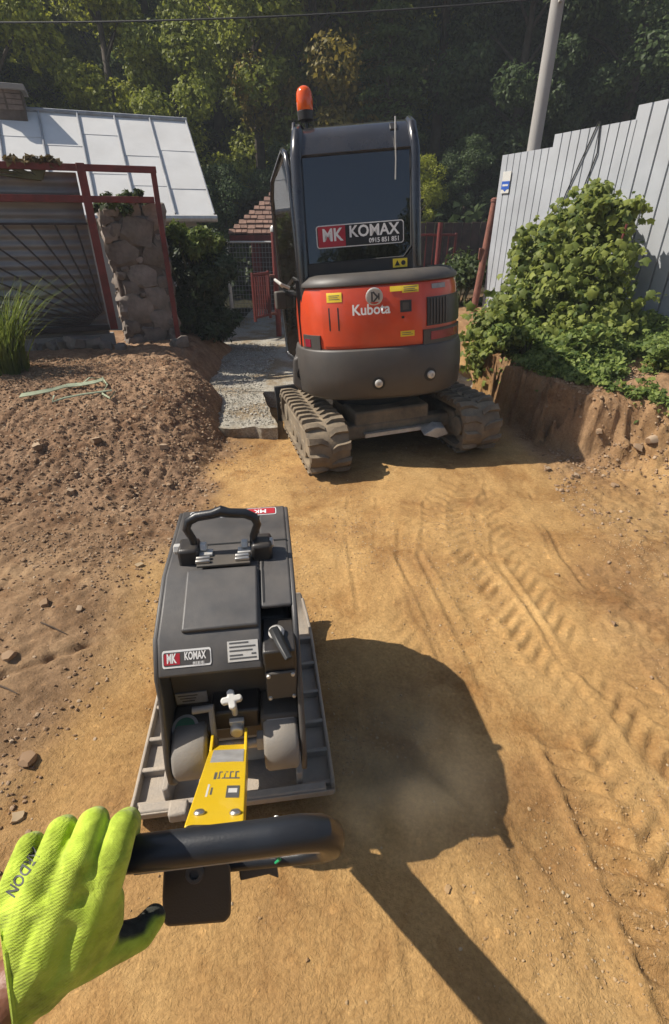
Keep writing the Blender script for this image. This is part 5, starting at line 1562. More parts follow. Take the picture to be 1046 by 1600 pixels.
def cards(P, Nrm, size, r_, aspect=1.6, bend=0.25):
    """leaf-sized bent cards (2 quads) at points P facing Nrm"""
    n_ = len(P)
    Nrm = Nrm / (np.linalg.norm(Nrm, axis=1)[:, None] + 1e-9)
    t = r_.normal(size=(n_, 3)); t -= (t * Nrm).sum(1)[:, None] * Nrm
    t /= (np.linalg.norm(t, axis=1)[:, None] + 1e-9)
    b = np.cross(Nrm, t)
    s = np.broadcast_to(np.asarray(size), (n_,))[:, None]
    L = t * s * aspect * .5; W = b * s * .5; D = Nrm * s * bend
    a0 = P - L - D; a1 = P - W * .9; a2 = P + W * .9; a3 = P + L - D
    V = np.stack([a0, a1, a2, a3], 1).reshape(-1, 3)
    i = np.arange(n_)[:, None] * 4
    F = np.concatenate([i + np.array([[0, 1, 2]]), i + np.array([[1, 3, 2]])], 0)
    return V, F

def crown_points(r_, clusters, per, shell=.75):
    P = []; N = []
    for (c, rad) in clusters:
        d = r_.normal(size=(per, 3)); d /= np.linalg.norm(d, axis=1)[:, None]
        rr_ = rad * (shell + (1 - shell) * r_.random(per)) * (0.75 + .5 * r_.random(per))
        p = np.array(c) + d * rr_[:, None] * np.array([1, 1, .8])
        P.append(p); N.append(d * .8 + r_.normal(size=(per, 3)) * .55 + np.array([0, 0, .45]))
    return np.concatenate(P), np.concatenate(N)

def make_tree(seed, kind):
    r_ = np.random.default_rng(seed)
    H = 7.0
    clusters = []
    g = G()
    if kind == 'broad':
        trunk = [Vector((0, 0, 0)), Vector((.1, .05, 1.6)), Vector((.0, -.1, 3.4)), Vector((.1, .1, 5.6))]
        g.tube(trunk, [.20, .16, .12, .04], 9)
        for k in range(34):
            a = r_.uniform(0, 6.28); h = r_.uniform(.9, 6.9)
            prof_ = math.sin(min(1, max(0.0, (h - .2) / 7.2)) * math.pi) ** .6
            rad = 1.9 * prof_ * math.sqrt(r_.uniform(.15, 1))
            c = (rad * math.cos(a), rad * math.sin(a), h)
            clusters.append((c, r_.uniform(.45, .85)))
            if k % 3 == 0:
                zz = max(.8, h - 1.2); g.tube([Vector((0, 0, zz)), Vector((c[0] * .5, c[1] * .5, (zz + h) / 2 + .1)), Vector(c)], [.06, .04, .012], 5)
        P, N = crown_points(r_, clusters, 560)
        V, F = cards(P, N, r_.uniform(.065, .135, len(P)), r_)
    elif kind == 'tall':
        g.tube([Vector((0, 0, 0)), Vector((.05, 0, 3)), Vector((0, .05, 7.4))], [.17, .12, .03], 9)
        for k in range(38):
            a = r_.uniform(0, 6.28); h = r_.uniform(.8, 8.0)
            rad = 1.35 * (1 - ((h - 3.6) / 5.2) ** 2) * math.sqrt(r_.uniform(.1, 1))
            c = (rad * math.cos(a), rad * math.sin(a), h); clusters.append((c, r_.uniform(.35, .65)))
            if k % 4 == 0: g.tube([Vector((0, 0, max(.6, h - 1.0))), Vector(c)], [.05, .012], 5)
        P, N = crown_points(r_, clusters, 430)
        V, F = cards(P, N, r_.uniform(.06, .12, len(P)), r_)
    else:  # conifer with drooping tiers
        g.tube([Vector((0, 0, 0)), Vector((0, 0, 8.2))], [.18, .02], 8)
        P = []; N = []
        for tier in range(17):
            h = .9 + tier * .43; R_ = 2.0 * (1 - h / 8.9) + .15
            for b_ in range(9):
                a = r_.uniform(0, 6.28); L_ = R_ * r_.uniform(.75, 1.1)
                m_ = 90
                t = r_.random(m_) ** .7
                base_ = np.stack([np.cos(a) * L_ * t, np.sin(a) * L_ * t, h - .35 * L_ * t ** 1.5 + .12 * t], -1)
                wid = .26 * (1.1 - t)[:, None]
                p = base_ + r_.normal(size=(m_, 3)) * wid * np.array([1, 1, .4])
                P.append(p); N.append(r_.normal(size=(m_, 3)) * .5 + np.array([0, 0, .9]))
                if b_ % 3 == 0: g.tube([Vector((0, 0, h)), Vector((math.cos(a) * L_ * .9, math.sin(a) * L_ * .9, h - .25 * L_))], [.03, .006], 4)
        P = np.concatenate(P); N = np.concatenate(N)
        V, F = cards(P, N, r_.uniform(.06, .11, len(P)), r_, 2.4)
    cm = np_mesh('crown', V, F, False); cm.materials.append(MATS['tree_leaf'])
    tm = g.mesh('trunk'); tm.polygons.foreach_set('use_smooth', [True] * len(tm.polygons)); tm.materials.append(MATS['bark'])
    return tm, cm
PROTO = {'broad': [make_tree(s, 'broad') for s in (1, 2, 3)], 'tall': [make_tree(s, 'tall') for s in (4, 5)], 'fir': [make_tree(6, 'fir')]}
COLS = {'dark': (1.3, 1.5, 1.55), 'green': (1.8, 2.0, 1.65), 'yellow': (4.9, 4.1, 1.5), 'olive': (3.6, 3.15, 1.4), 'autumn': (4.2, 2.6, 1.5)}
tr_r = random.Random(21)
def plant_tree(kind, x, y, s, tint, label, group):
    tm, cm = PROTO[kind][tr_r.randrange(len(PROTO[kind]))]
    e = empty('forest_tree', (x, y, soft_terrain(x, y) - .1), (0, 0, tr_r.uniform(0, 6.28)))
    e.scale = (s * tr_r.uniform(.92, 1.1), s * tr_r.uniform(.92, 1.1), s * tr_r.uniform(.95, 1.08))
    t = link('trunk', tm, None, e); c = link('crown', cm, None, e)
    v = tr_r.uniform(.85, 1.15); cc_ = COLS[tint]; c.color = (cc_[0] * v, cc_[1] * v, cc_[2] * v, 1)
    tag(e, label, 'tree', group)
WG = 'trees of the wooded hillside'
near_trees = [
    ('broad', -7.6, 14.6, .78, 'yellow', 'yellow green bushy tree just above the chimney'),
    ('tall', -5.3, 15.2, .86, 'yellow', 'tall yellow green tree behind the middle of the tin roof'),
    ('broad', -3.6, 14.9, .70, 'olive', 'olive bushy tree above the right end of the tin roof'),
    ('broad', -9.8, 15.6, .85, 'dark', 'dark tree at the far left edge behind the house'),
    ('tall', -2.0, 16.2, .95, 'olive', 'olive green slender tree left of the beacon'),
    ('broad', -0.5, 16.4, .92, 'autumn', 'brownish autumn tinted tree right behind the amber beacon'),
    ('fir', 1.3, 15.6, .80, 'green', 'green fir right above the excavator cab roof'),
    ('tall', 2.7, 16.6, .90, 'dark', 'dark slender tree between the cab and the utility pole'),
    ('broad', 4.6, 16.0, .88, 'dark', 'dark round tree standing behind the utility pole'),
    ('broad', 7.2, 15.6, .86, 'dark', 'dark round tree above the stepped fence panels'),
    ('tall', 9.6, 16.2, .95, 'dark', 'dark slender tree at the far right edge above the fence'),
    ('broad', 2.0, 14.0, .30, 'yellow', 'low sunlit yellow green bush tree beside the cab window'),
    ('broad', 3.2, 14.3, .34, 'dark', 'low dark bush tree left of the fence corner'),
    ('broad', -1.2, 14.2, .40, 'dark', 'low dark bush tree above the shed roof'),
    ('broad', 0.3, 14.6, .42, 'dark', 'low dark bush tree hidden mostly behind the cab'),
    ('broad', -2.6, 13.9, .36, 'dark', 'low dark bush tree beside the roof verge of the house'),
]
for k, x, y, s, ti, lb in near_trees: plant_tree(k, x, y, s, ti, lb, WG)
rows = [(19.0, -13, 2.5, 11), (22.8, -14, 2.7, 12), (27.5, -17, 3.3, 11), (33.5, -20, 4.0, 11)]
KL = {'dark': 'dark green tree in the back rows of the wooded hillside', 'green': 'mid green tree in the back rows of the wooded hillside', 'olive': 'olive green tree in the back rows of the wooded hillside', 'yellow': 'yellow green tree in the back rows of the wooded hillside'}
for ri, (y, x0, st, n_) in enumerate(rows):
    for k in range(n_):
        x = x0 + k * st + tr_r.uniform(-.7, .7)
        ti = tr_r.choice(['olive', 'olive', 'yellow', 'green'] if x < 2 else ['dark', 'green', 'dark', 'olive'])
        plant_tree(tr_r.choice(['broad', 'broad', 'tall', 'fir']), x, y + tr_r.uniform(-1, 1), tr_r.uniform(.95, 1.2), ti, KL[ti], 'back row trees, %s' % ti)
# the trees across the road behind the photographer, seen mirrored in the cab glass
for x, y, s in ((-6, -13, 1.0), (-2.5, -15, .8), (0.6, -12.5, .85), (2.6, -12.0, .95), (4.5, -14, .95), (8, -13, 1.05)):
    plant_tree('broad', x, y, s, 'dark', 'dark tree across the road, seen only as a reflection in the cab window', 'trees mirrored in the cab window')
# undergrowth on the slope below the trees
r_ = np.random.default_rng(31)
n_ = 26000
ux_ = r_.uniform(-16, 16, n_); uy_ = 12.9 + r_.random(n_) ** 1.4 * 14
uz_ = soft_terrain(ux_, uy_)
hh = (0.5 + 1.0 * np.clip(fbm(ux_ * .9, uy_ * .9, 3) + .5, 0, 1)) * r_.random(n_)
V, F = cards(np.stack([ux_, uy_, uz_ + hh], -1), r_.normal(size=(n_, 3)) * .6 + np.array([0, -.3, .7]), r_.uniform(.10, .24, n_), r_)
o = link('undergrowth', np_mesh('undergrowth', V, F, False), 'tree_leaf'); o.color = (.8, .95, .9, 1)
tag(o, 'dark undergrowth covering the foot of the wooded hillside', 'undergrowth', kind='stuff')

# ------------------------------------------------------------------ climbing vine on the fence
def leaf_mesh(seed, lobed=True):
    r2 = random.Random(seed)
    out = []
    for k in range(11):
        a = math.pi * 2 * k / 11
        rad = .5 * (1 + (.22 * math.cos(5 * a) if lobed else 0)) * (1.12 if abs(math.sin(a / 2)) < .3 else 1) * (.62 if k in (5, 6) else 1)
        out.append((rad * math.sin(a), rad * math.cos(a) + .1, -.16 * rad ** 2 * 4 * r2.uniform(.6, 1.3)))
    vs = [(0, 0, .06)] + out
    fs = [(0, 1 + k, 1 + (k + 1) % 11) for k in range(11)]
    g = G(); g.add(vs, fs)
    me_ = g.mesh('leaf'); me_.polygons.foreach_set('use_smooth', [True] * len(me_.polygons))
    me_.materials.append(MATS['vine_leaf'])
    return me_
LEAVES = [leaf_mesh(s) for s in range(5)]
def blob_list(lst): return [(np.array(PY(px, py, y)), rp * 1.0) for px, py, y, rp in lst]
VB = blob_list([(790, 560, 5.35, .28), (770, 520, 5.6, .26), (800, 480, 5.75, .30), (840, 540, 5.3, .32), (850, 450, 5.8, .34), (830, 400, 6.1, .28), (880, 400, 5.9, .32),
                (900, 470, 5.55, .36), (900, 540, 5.2, .32), (930, 350, 5.85, .28), (940, 420, 5.55, .34), (950, 500, 5.3, .32), (955, 345, 5.65, .20), (870, 360, 6.15, .22), (985, 325, 5.55, .11),
                (960, 560, 5.1, .24), (760, 560, 5.45, .2), (930, 310, 5.95, .16)])
vine = empty('climbing_vine', (float(VB[3][0][0]), float(VB[3][0][1]), .5))
tag(vine, 'large sunlit green climbing vine sprawling against the corrugated fence', 'vine')
VO = np.array(vine.location)
r_ = np.random.default_rng(41)
P = []; N = []
for c, rad in VB:
    m_ = int(4200 * rad ** 1.6)
    d = r_.normal(size=(m_, 3)); d /= np.linalg.norm(d, axis=1)[:, None]
    lump = 1 + .9 * vnoise(d[:, 0] * 2.6 + c[0] * 7, d[:, 2] * 2.6 + d[:, 1] * 2 + c[2] * 5)
    p = c + d * (rad * lump * (.5 + .6 * r_.random(m_)))[:, None]
    P.append(p); N.append(d * .45 + np.array([-.3, -.25, .5]) + r_.normal(size=(m_, 3)) * .62)
for k in range(46):
    c, rad = VB[int(r_.integers(len(VB)))]
    d = r_.normal(size=3); d[2] = abs(d[2]) * .9 + .2; d[1] -= .3; d /= np.linalg.norm(d)
    m_ = int(r_.integers(6, 14)); t = np.linspace(.7, 1.35 + .5 * r_.random(), m_)
    p = c + d * (rad * t)[:, None] + np.array([0, 0, -.12]) * ((t - .7) ** 2)[:, None] + r_.normal(size=(m_, 3)) * .025
    P.append(p); N.append(np.array([-.3, -.2, .6]) + r_.normal(size=(m_, 3)) * .6)
P = np.concatenate(P); N = np.concatenate(N)
# keep on the yard side of the fence and above the bank
fs_ = (P - np.array(FA)) @ np.array(FN)
keep = (fs_ > .03) & (P[:, 2] > soft_terrain(P[:, 0], P[:, 1]) + .02)
P, N = P[keep], N[keep]
depth_ = P[:, 1]
camd = np.linalg.norm(P - np.array([0, 0, 1.7]), axis=1)
order = np.argsort(camd + r_.random(len(P)) * .25)
sizes = .03 + .075 * r_.random(len(P)) ** 1.4
stemg = G()
for c, rad in VB:
    root = Vector((1.9 + .5 * r_.random(), 5.4 + .5 * r_.random(), .5)) - Vector(VO)
    stemg.tube([root, (root + Vector(c) - Vector(VO)) / 2 + Vector((.1, .1, .1)), Vector(c) - Vector(VO)], [.012, .009, .004], 5)
stemg.build('stems', 'stem', vine)
def leaf_matrix(p, nrm, s):
    nz = Vector(nrm).normalized(); tx_ = nz.orthogonal().normalized()
    tx_ = Matrix.Rotation(r_.uniform(0, 6.28), 3, nz) @ tx_
    # tips hang down
    down = Vector((0, 0, -1)) - nz * Vector((0, 0, -1)).dot(nz)
    if down.length > .2: tx_ = (down.normalized() + tx_ * .6).normalized()
    ty = nz.cross(tx_).normalized(); tx_ = ty.cross(nz)
    return Matrix(((ty.x, tx_.x, nz.x, p[0]), (ty.y, tx_.y, nz.y, p[1]), (ty.z, tx_.z, nz.z, p[2]), (0, 0, 0, 1))) @ Matrix.Scale(s, 4)
for k in order[:290]:
    o = bpy.data.objects.new('leaf', LEAVES[int(r_.integers(5))]); COL.objects.link(o); o.parent = vine
    o.matrix_local = leaf_matrix(P[k] - VO, N[k], sizes[k])
lv_co = []
for me_ in LEAVES:
    a_ = np.zeros(len(me_.vertices) * 3); me_.vertices.foreach_get('co', a_); lv_co.append(a_.reshape(-1, 3))
lf = np.array([q.vertices[:] for q in LEAVES[0].polygons])
VV = []; FF = []; nv = 0
for k in order[290:]:
    M4 = np.array(leaf_matrix(P[k] - VO, N[k], sizes[k])); w = lv_co[int(r_.integers(5))]
    VV.append(w @ M4[:3, :3].T + M4[:3, 3]); FF.append(lf + nv); nv += len(w)
o = link('leaves', np_mesh('leaves', np.concatenate(VV), np.concatenate(FF)), 'vine_leaf', vine); o['kind'] = 'stuff'
# red stick caught in the vine
a_, b_ = PY(968, 385, 5.35), PY(980, 350, 5.35)
o = G().tube([Vector((0, 0, 0)), b_ - a_], .011, 8).build('red_stake', 'red_oxide', None, label='short red stake sticking out of the vine near its top', cat='stake'); o.location = a_

# ------------------------------------------------------------------ shrubs
def shrub(name, base_, blobs, per, size, m, label, cat='shrub', upright=.3, aspect=1.6, seed=1):
    r2 = np.random.default_rng(seed)
    e = empty(name, base_); tag(e, label, cat)
    O = np.array(base_)
    cl = [(np.array(c) - O, rad) for c, rad in blobs]
    P, N = crown_points(r2, cl, per, .55)
    kp = P[:, 2] > .0
    V, F = cards(P[kp], N[kp], r2.uniform(size * .6, size * 1.3, kp.sum()), r2, aspect)
    link('foliage', np_mesh('foliage', V, F, False), m, e)
    g = G()
    for c, rad in cl: g.tube([Vector((0, 0, -.05)), Vector(c) * .5 + Vector((0, 0, .05)), Vector(c)], [.018, .012, .005], 5)
    g.build('stems', 'stem', e)
    return e
# dense evergreen left of the path
ub = []
r3 = random.Random(8)
for k in range(46):
    a = r3.uniform(0, 6.28); h = r3.uniform(.12, 1.5); rad = .50 * (1 - max(0, h - 1.0) ** 2 * .8) * math.sqrt(r3.random())
    ub.append((Vector((-1.93 + rad * math.cos(a), 7.5 + rad * math.sin(a), .05 + h)), r3.uniform(.13, .22)))
shrub('evergreen_shrub', (-1.93, 7.5, .1), ub, 260, .045, 'juniper', 'dense dark evergreen shrub beside the stone pillar and the path', aspect=2.6, seed=3)
# pale sprays on top of it
sb = []
for k in range(14): sb.append((Vector((-1.93 + r3.uniform(-.42, .42), 7.35 + r3.uniform(-.3, .3), 1.35 + r3.uniform(-.1, .28))), r3.uniform(.09, .16)))
shrub('feathery_shrub', (-1.9, 7.45, .2), sb, 230, .035, 'grass_blade', 'feathery yellow green sprays growing over the dark evergreen shrub', aspect=3.0, seed=4)
q = PY(715, 450, 8.3)
sb = [(Vector((q.x + r3.uniform(-.38, .38), q.y + r3.uniform(-.3, .3), .45 + r3.uniform(0, .75))), r3.uniform(.13, .24)) for k in range(18)]
shrub('leafy_shrub', (q.x, q.y, .15), sb, 170, .06, 'shrub_leaf', 'round green leafy shrub between the excavator and the rusty post', seed=5)
# creeper on top of the stone pillar and over the gate rail
sb = [(Vector((-2.16 + r3.uniform(-.26, .24), 6.0 + r3.uniform(-.2, .2), 1.84 + r3.uniform(-.05, .12))), r3.uniform(.05, .10)) for k in range(12)]
sb = [(CAMP + (c - CAMP) * FAR, r0) for c, r0 in sb]
shrub('creeper', tuple(CAMP + (Vector((-2.16, 6.0, 1.78)) - CAMP) * FAR), sb, 60, .05, 'shrub_leaf', 'small creeper hanging over the top of the stone pillar', 'creeper', seed=6)
sb = [(Vector(gq(.75 + r3.random() * .55, 2.17 + r3.random() * .05) + GO), r3.uniform(.03, .07)) for k in range(8)] + [(Vector(gq(1.35 + r3.random() * .5, 1.95 + r3.random() * .2) + GO), r3.uniform(.03, .06)) for k in range(6)]
sb = [(CAMP + (c - CAMP) * FAR, r0) for c, r0 in sb]
shrub('creeper', tuple(CAMP + (gq(1.0, 2.1) + GO - CAMP) * FAR), sb, 26, .05, 'dry_leaf', 'half dry creeper trailing along the top rail of the red gate', 'creeper', seed=7)

# tall grass at the left edge
def blades(n_, cx, cy, spread, hmin, hmax, lean, seed, width=.012):
    r2 = np.random.default_rng(seed); V = []; F = []; k0 = 0
    for k in range(n_):
        a = r2.uniform(0, 6.28); rr_ = spread * math.sqrt(r2.random())
        x, y = rr_ * math.cos(a), rr_ * math.sin(a)
        h = r2.uniform(hmin, hmax); ln = r2.uniform(.05, lean) * h; da = a + r2.normal() * .7
        w = width * r2.uniform(.6, 1.2); px_ = -math.sin(da + r2.normal() * .8), math.cos(da)
        for i in range(5):
            t = i / 4; cx_ = x + math.cos(da) * ln * t * t; cy_ = y + math.sin(da) * ln * t * t; z = h * (t - .25 * t * t * lean)
            ww = w * (1 - t ** 1.6) + .0008
            V.append((cx_ - px_[0] * ww / 2, cy_ - px_[1] * ww / 2, z)); V.append((cx_ + px_[0] * ww / 2, cy_ + px_[1] * ww / 2, z))
        for i in range(4): F.append((k0 + 2 * i, k0 + 2 * i + 1, k0 + 2 * i + 3, k0 + 2 * i + 2))
        k0 += 10
    return np_mesh('blades', np.array(V), np.array(F))
gp = PY(8, 585, 4.95)
gc = empty('grass_clump', (gp.x, gp.y, ground_at(gp.x, gp.y) - .02)); tag(gc, 'tall bright green grass clump at the edge of the spoil heap below the gate', 'grass')
link('blades', blades(420, 0, 0, .22, .55, 1.12, .75, 3, .016), 'grass_blade', gc)

# weeds carpeting the bank on the right
r_ = np.random.default_rng(51)
n_ = 140000
wx = r_.uniform(1.65, 4.6, n_); wy = r_.uniform(3.5, 6.6, n_)
dens = smooth(-.15, .15, fbm(wx * 2.3, wy * 2.3, 3) + .35 * (wx - 2.2) + .22)
edge = np.where(wy > 4.6, 1.72, np.where(wy > 3.55, 1.72 + (4.6 - wy) * .60, 2.37 + (3.55 - wy) * 1.3)) + .75 * np.clip(4.15 - wy, 0, 1)
ok = (wy > 3.62 + .22 * fbm(wx * 4, wy * 4, 2)) & (wx > edge + .05 * r_.normal(size=n_)) & (r_.random(n_) < dens) & (((np.stack([wx, wy, wx * 0], -1) - np.array(FA)) @ np.array(FN)) > .02)
wx, wy = wx[ok], wy[ok]
hmax_ = .05 + .20 * np.clip(fbm(wx * 3 + 7, wy * 3, 3) + .45, 0, 1) * smooth(0.0, .35, wx - edge[ok])
wz = ground_at(wx, wy) + hmax_ * r_.random(len(wx)) + .01
V, F = cards(np.stack([wx, wy, wz], -1), r_.normal(size=(len(wx), 3)) * .45 + np.array([-.15, -.2, .8]), (.010 + .045 * r_.random(len(wx)) ** 1.6), r_)
o = link('weeds', np_mesh('weeds', V, F, False), 'weed_leaf')
tag(o, 'low green weeds covering the bank below the corrugated fence', 'weeds', kind='stuff')
# leggy weeds at the foot of the vine, dry stalks on the cut edge
for i, (px, py, y, h, lb) in enumerate(((815, 590, 4.95, .34, 'leafy weed on the cut bank edge nearest the excavator'), (880, 590, 4.6, .30, 'leafy weed standing on the bank edge below the vine'), (930, 575, 4.6, .26, 'leafy weed near the right foot of the vine'), (785, 590, 5.1, .30, 'leafy weed beside the rusty post foot'))):
    q = PY(px, py, y); z = ground_at(q.x, q.y)
    bl_ = [(Vector((q.x + r3.uniform(-.14, .14), q.y + r3.uniform(-.14, .14), z + h * r3.uniform(.2, 1))), r3.uniform(.05, .10)) for k in range(9)]
    shrub('weed_plant', (q.x, q.y, z), bl_, 60, .045, 'weed_leaf', lb, 'weed', seed=60 + i)

# ------------------------------------------------------------------ loose stones and clods
def scatter_rocks(n_, xr, yr, weight, smin, smax, seed, ico=True):
    r2 = np.random.default_rng(seed)
    x = r2.uniform(*xr, n_ * 4); y = r2.uniform(*yr, n_ * 4)
    kp = r2.random(n_ * 4) < weight(x, y)
    x, y = x[kp][:n_], y[kp][:n_]; m_ = len(x)
    z = ground_at(x, y)
    s = smin + (smax - smin) * r2.random(m_) ** 3.5
    t = (1 + 5 ** .5) / 2
    base_ = np.array([(-1, t, 0), (1, t, 0), (-1, -t, 0), (1, -t, 0), (0, -1, t), (0, 1, t), (0, -1, -t), (0, 1, -t), (t, 0, -1), (t, 0, 1), (-t, 0, -1), (-t, 0, 1)], float)
    base_ /= np.linalg.norm(base_[0])
    fc = np.array([(0, 11, 5), (0, 5, 1), (0, 1, 7), (0, 7, 10), (0, 10, 11), (1, 5, 9), (5, 11, 4), (11, 10, 2), (10, 7, 6), (7, 1, 8), (3, 9, 4), (3, 4, 2), (3, 2, 6), (3, 6, 8), (3, 8, 9), (4, 9, 5), (2, 4, 11), (6, 2, 10), (8, 6, 7), (9, 8, 1)])
    V = base_[None] * (1 + r2.uniform(-.32, .32, (m_, 12, 1))) * r2.uniform(.6, 1.2, (m_, 1, 3)) * np.array([1, 1, .75]) * s[:, None, None]
    V = V + np.stack([x, y, z + s * .25], -1)[:, None, :]
    F = fc[None] + (np.arange(m_) * 12)[:, None, None]
    return np_mesh('rocks', V.reshape(-1, 3), F.reshape(-1, 3), False)
def rock_mat(name, cols):
    m = bpy.data.materials.new(name); m.use_nodes = True
    n = m.node_tree.nodes; l = m.node_tree.links
    p = n['Principled BSDF']; p.inputs['Roughness'].default_value = .95; p.inputs['Specular IOR Level'].default_value = .15
    g = n.new('ShaderNodeNewGeometry'); r = n.new('ShaderNodeValToRGB')
    r.color_ramp.elements[0].color = (*cols[0], 1); r.color_ramp.elements[1].color = (*cols[-1], 1)
    for k, c_ in enumerate(cols[1:-1]):
        e = r.color_ramp.elements.new((k + 1) / (len(cols) - 1)); e.color = (*c_, 1)
    l.new(g.outputs['Random Per Island'], r.inputs[0]); l.new(r.outputs[0], p.inputs['Base Color'])
    MATS[name] = m
rock_mat('clod', [(.18, .115, .07), (.25, .162, .096), (.29, .19, .115), (.32, .22, .14), (.40, .30, .205)])
rock_mat('pebble', [(.27, .17, .085), (.33, .21, .105), (.38, .25, .13), (.42, .285, .155), (.43, .33, .21)])
rock_mat('grey_chip', [(.25, .23, .195), (.40, .375, .32), (.54, .505, .44)])
heapw = lambda x, y: loose_mask(x, y)[0] * (.25 + .75 * smooth(2.2, 3.4, y)) * (x < -.6) * (y < 6.2)
bankw = lambda x, y: loose_mask(x, y)[1] * (.05 + .95 * smooth(2.4, 3.4, y)) * (.5 + fbm(x * 3, y * 3, 2))
o = link('loose_soil', scatter_rocks(30000, (-4.2, -.6), (2.0, 5.6), heapw, .002, .015, 71), 'clod'); tag(o, 'crumbly brown clods covering the spoil heap', 'soil', kind='stuff')
o = link('loose_soil', scatter_rocks(9000, (-2.6, -.75), (.7, 2.6), lambda x, y: loose_mask(x, y)[0] * np.clip(.35 + 1.6 * fbm(x * 2, y * 2, 3), 0, 1), .0012, .009, 72), 'clod'); tag(o, 'scattered crumbs of soil beside the plate compactor', 'soil', kind='stuff')
o = link('loose_soil', scatter_rocks(8000, (1.0, 3.6), (1.2, 4.4), bankw, .002, .017, 73), 'clod'); tag(o, 'loose soil crumbs along the foot of the bank', 'soil', kind='stuff')
o = link('pebbles', scatter_rocks(24000, (-1.0, 1.9), (.3, 4.3), lambda x, y: np.clip(.10 + 1.4 * fbm(x * 1.6 + 3, y * 1.6, 3), 0.02, 1), .001, .0058, 74), 'pebble'); tag(o, 'fine pebbles strewn over the rolled dirt surface', 'pebbles', kind='stuff')
# grey chippings on the path
_ga = ground_at
def ground_at(x, y): return .049 + .012 * (np.asarray(y) - 4.45)
gr = scatter_rocks(7000, (-1.75, -.5), (4.5, 8.0), lambda x, y: (x < gravel_edge(np.minimum(y, 5.5)) - .02) * (1.15 - .12 * (y - 4.5)), .003, .014, 75)
ground_at = _ga
o = link('gravel', gr, 'grey_chip'); tag(o, 'pale grey gravel chippings covering the path beside the excavator', 'gravel', kind='stuff')
# single bigger stones one could pick up
big = [(45, 1190, .034, 'dark stone lying alone in the loose soil beside the glove'), (70, 945, .026, 'dark clod on the loose soil left of the compactor hood'), (205, 835, .022, 'pale stone lying just left of the compactor hood'), (218, 885, .022, 'reddish flat stone next to the hood'),
       (15, 1030, .03, 'brown clod at the end of the dark groove'), (125, 955, .02, 'small dark clod at the inner end of the dark groove'), (30, 1280, .022, 'pale flat stone above the gloved fingers'), (150, 690, .045, 'dark clod half way up the spoil heap'), (60, 700, .04, 'brown clod on the left flank of the spoil heap'),
       (255, 700, .045, 'brown clod low on the spoil heap near the path'), (110, 770, .04, 'brown clod at the foot of the spoil heap'), (300, 715, .035, 'clod at the tip of the spoil heap'), (930, 695, .035, 'brown clod on the shaded bank foot'), (995, 705, .045, 'dark clod on the right bank foot'), (900, 745, .03, 'pale clod at the edge of the excavator shadow'),
       (1020, 690, .05, 'large brown clod below the weeds'), (960, 760, .03, 'small clod below the bank at the right'), (855, 735, .025, 'small clod behind the right track'), (700, 1390, .012, 'small pale pebble below the compactor shadow'), (870, 900, .014, 'pale pebble between the tread prints')]
for i, (px, py, s, lb) in enumerate(big):
    u_, v_ = (px - 523) / 780, (800 - py) / 780
    dirn = Vector((u_, .8660254 + .5 * v_, -.5 + .8660254 * v_))
    tlo = .3
    for it in range(400):
        q = Vector((0, 0, 1.7)) + dirn * tlo
        if q.z < ground_at(q.x, q.y): break
        tlo += .015
    me_ = rock_mesh('stone', s * 1.7, s * 1.35, s * 1.0, 500 + i, .3); me_.materials.append(MATS['clod' if 'clod' in lb or 'dark' in lb else 'pebble'])
    o = link('stone', me_); o.location = (q.x, q.y, ground_at(q.x, q.y) + s * .15); o.rotation_euler = (rk.uniform(-.3, .3), rk.uniform(-.3, .3), rk.uniform(0, 3))
    tag(o, lb, 'stone', 'single stones and clods on the soil')
# twigs
for i, (x0_, y0_, x1_, y1_, lb) in enumerate(((70, 988, 108, 1000, 'short dry twig lying beside the dark groove'), (2, 1083, 32, 1095, 'short dry twig on the soil at the left edge'))):
    def gpt(px, py):
        u_, v_ = (px - 523) / 780, (800 - py) / 780; dr = Vector((u_, .8660254 + .5 * v_, -.5 + .8660254 * v_)); t = 1.7 / -dr.z
        q = Vector((0, 0, 1.7)) + dr * t; q.z = ground_at(q.x, q.y) + .006; return q
    A_, B_ = gpt(x0_, y0_), gpt(x1_, y1_); o = G().tube([Vector((0, 0, 0)), (B_ - A_) * .5 + Vector((0, 0, .006)), B_ - A_], [.004, .0035, .002], 6).build('twig', 'twig', None, label=lb, cat='twig'); o.location = A_
# pale green strap on the spoil heap
def heap_pt(px, py, lift=.012):
    u_, v_ = (px - 523) / 780, (800 - py) / 780
    dr = Vector((u_, .8660254 + .5 * v_, -.5 + .8660254 * v_)); t = 2.0
    for it in range(500):
        q = Vector((0, 0, 1.7)) + dr * t
        if q.z < ground_at(q.x, q.y) + lift: break
        t += .012
    return q
st_pts = [(32, 622), (55, 618), (80, 613), (105, 606), (128, 604), (150, 600), (162, 596)]
Q = [heap_pt(*a, .03) for a in st_pts]
strap = G()
rings = []
for k, q in enumerate(Q):
    w = .035 * (1 - .06 * k); rings.append([q + Vector((0, -w * .5, .012)), q + Vector((0, w, .03)), q + Vector((0, w, .024)), q + Vector((0, -w * .5, .006))])
strap.loft(rings)
base_s = Q[0].copy()
so_ = strap.build('strap', 'strap_green', None, label='pale green flat strap thrown over the spoil heap', cat='strap')
for pts in ([(85, 618), (82, 628), (100, 622), (130, 616), (160, 612), (175, 610)], [(150, 596), (160, 590), (168, 602), (160, 615), (172, 622), (180, 612)], [(128, 600), (140, 590), (158, 592), (165, 600)]):
    G().tube([heap_pt(*a, .03) for a in pts], .009, 6, flat=.4).build('strap_loop', 'strap_green', so_)

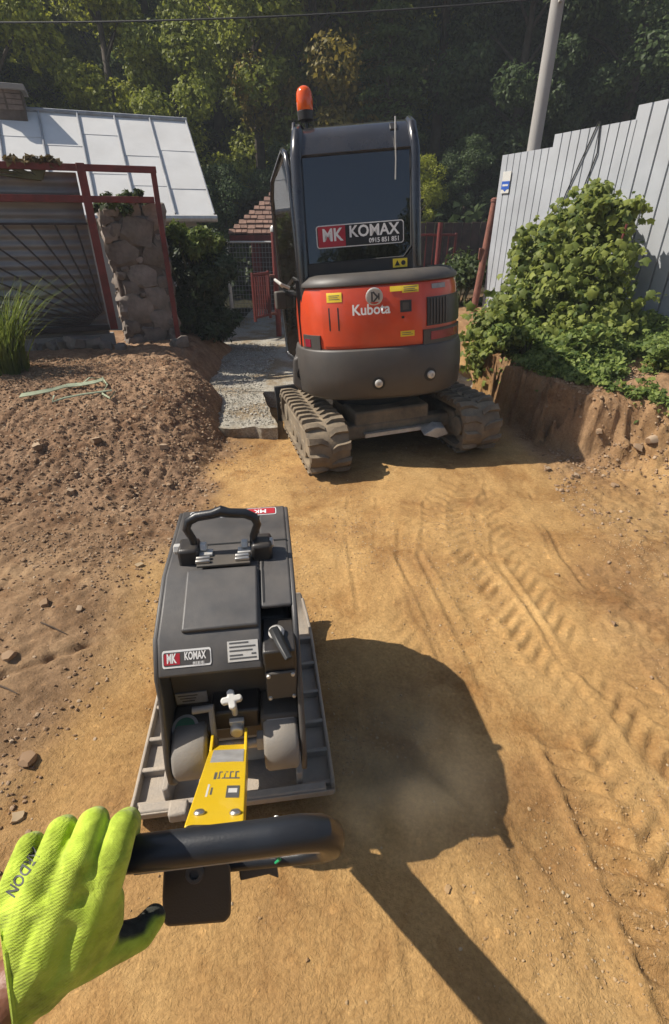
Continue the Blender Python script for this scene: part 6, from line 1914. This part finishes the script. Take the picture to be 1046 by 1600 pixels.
# ------------------------------------------------------------------ dusty air
hz = bpy.data.materials.new('haze_air'); hz.use_nodes = True
n = hz.node_tree.nodes; l = hz.node_tree.links
for x in list(n):
    if x.type == 'BSDF_PRINCIPLED': n.remove(x)
pv = n.new('ShaderNodeVolumePrincipled')
pv.inputs['Color'].default_value = (0.80, 0.86, 0.92, 1)
pv.inputs['Density'].default_value = 0.0030
pv.inputs['Anisotropy'].default_value = 0.0
l.new(pv.outputs[0], n['Material Output'].inputs['Volume'])
ho_ = G().box((0, 22, 13.0), (150, 110, 33)).build('haze', hz, None)
tag(ho_, 'thin dusty haze in the warm air', 'haze', kind='stuff')


# dust thrown up behind the plate
dm = bpy.data.materials.new('dust_air'); dm.use_nodes = True
n = dm.node_tree.nodes; l = dm.node_tree.links
for x in list(n):
    if x.type == 'BSDF_PRINCIPLED': n.remove(x)
pv = n.new('ShaderNodeVolumePrincipled')
pv.inputs['Color'].default_value = (0.93, 0.74, 0.50, 1)
tc = n.new('ShaderNodeTexCoord')
ln = n.new('ShaderNodeVectorMath'); ln.operation = 'LENGTH'; l.new(tc.outputs['Object'], ln.inputs[0])
mr = n.new('ShaderNodeMapRange'); mr.interpolation_type = 'SMOOTHSTEP'; mr.inputs[1].default_value = 1.0; mr.inputs[2].default_value = 0.0; mr.inputs[3].default_value = 0.0; mr.inputs[4].default_value = 2.6
l.new(ln.outputs['Value'], mr.inputs[0])
nz = n.new('ShaderNodeTexNoise'); nz.inputs['Scale'].default_value = 2.0; nz.inputs['Detail'].default_value = 1
l.new(tc.outputs['Object'], nz.inputs['Vector'])
m1 = n.new('ShaderNodeMapRange'); m1.inputs[1].default_value = 0.36; m1.inputs[2].default_value = 0.62
l.new(nz.outputs['Fac'], m1.inputs[0])
m2 = n.new('ShaderNodeMath'); m2.operation = 'MULTIPLY'; l.new(mr.outputs[0], m2.inputs[0]); l.new(m1.outputs[0], m2.inputs[1])
l.new(m2.outputs[0], pv.inputs['Density'])
l.new(pv.outputs[0], n['Material Output'].inputs['Volume'])
prof = [(max(1e-3, math.sin(math.pi * k / 12)), -math.cos(math.pi * k / 12)) for k in range(13)]
dc = G().lathe(prof, (0, 0, 0), (0, 0, 1), 24).build('dust_cloud', dm, None)
dc.location = (0.20, 0.97, 0.20); dc.scale = (0.42, 0.36, 0.26)
tag(dc, 'thin puff of dust hanging in the shadow behind the plate compactor', 'dust', kind='stuff')
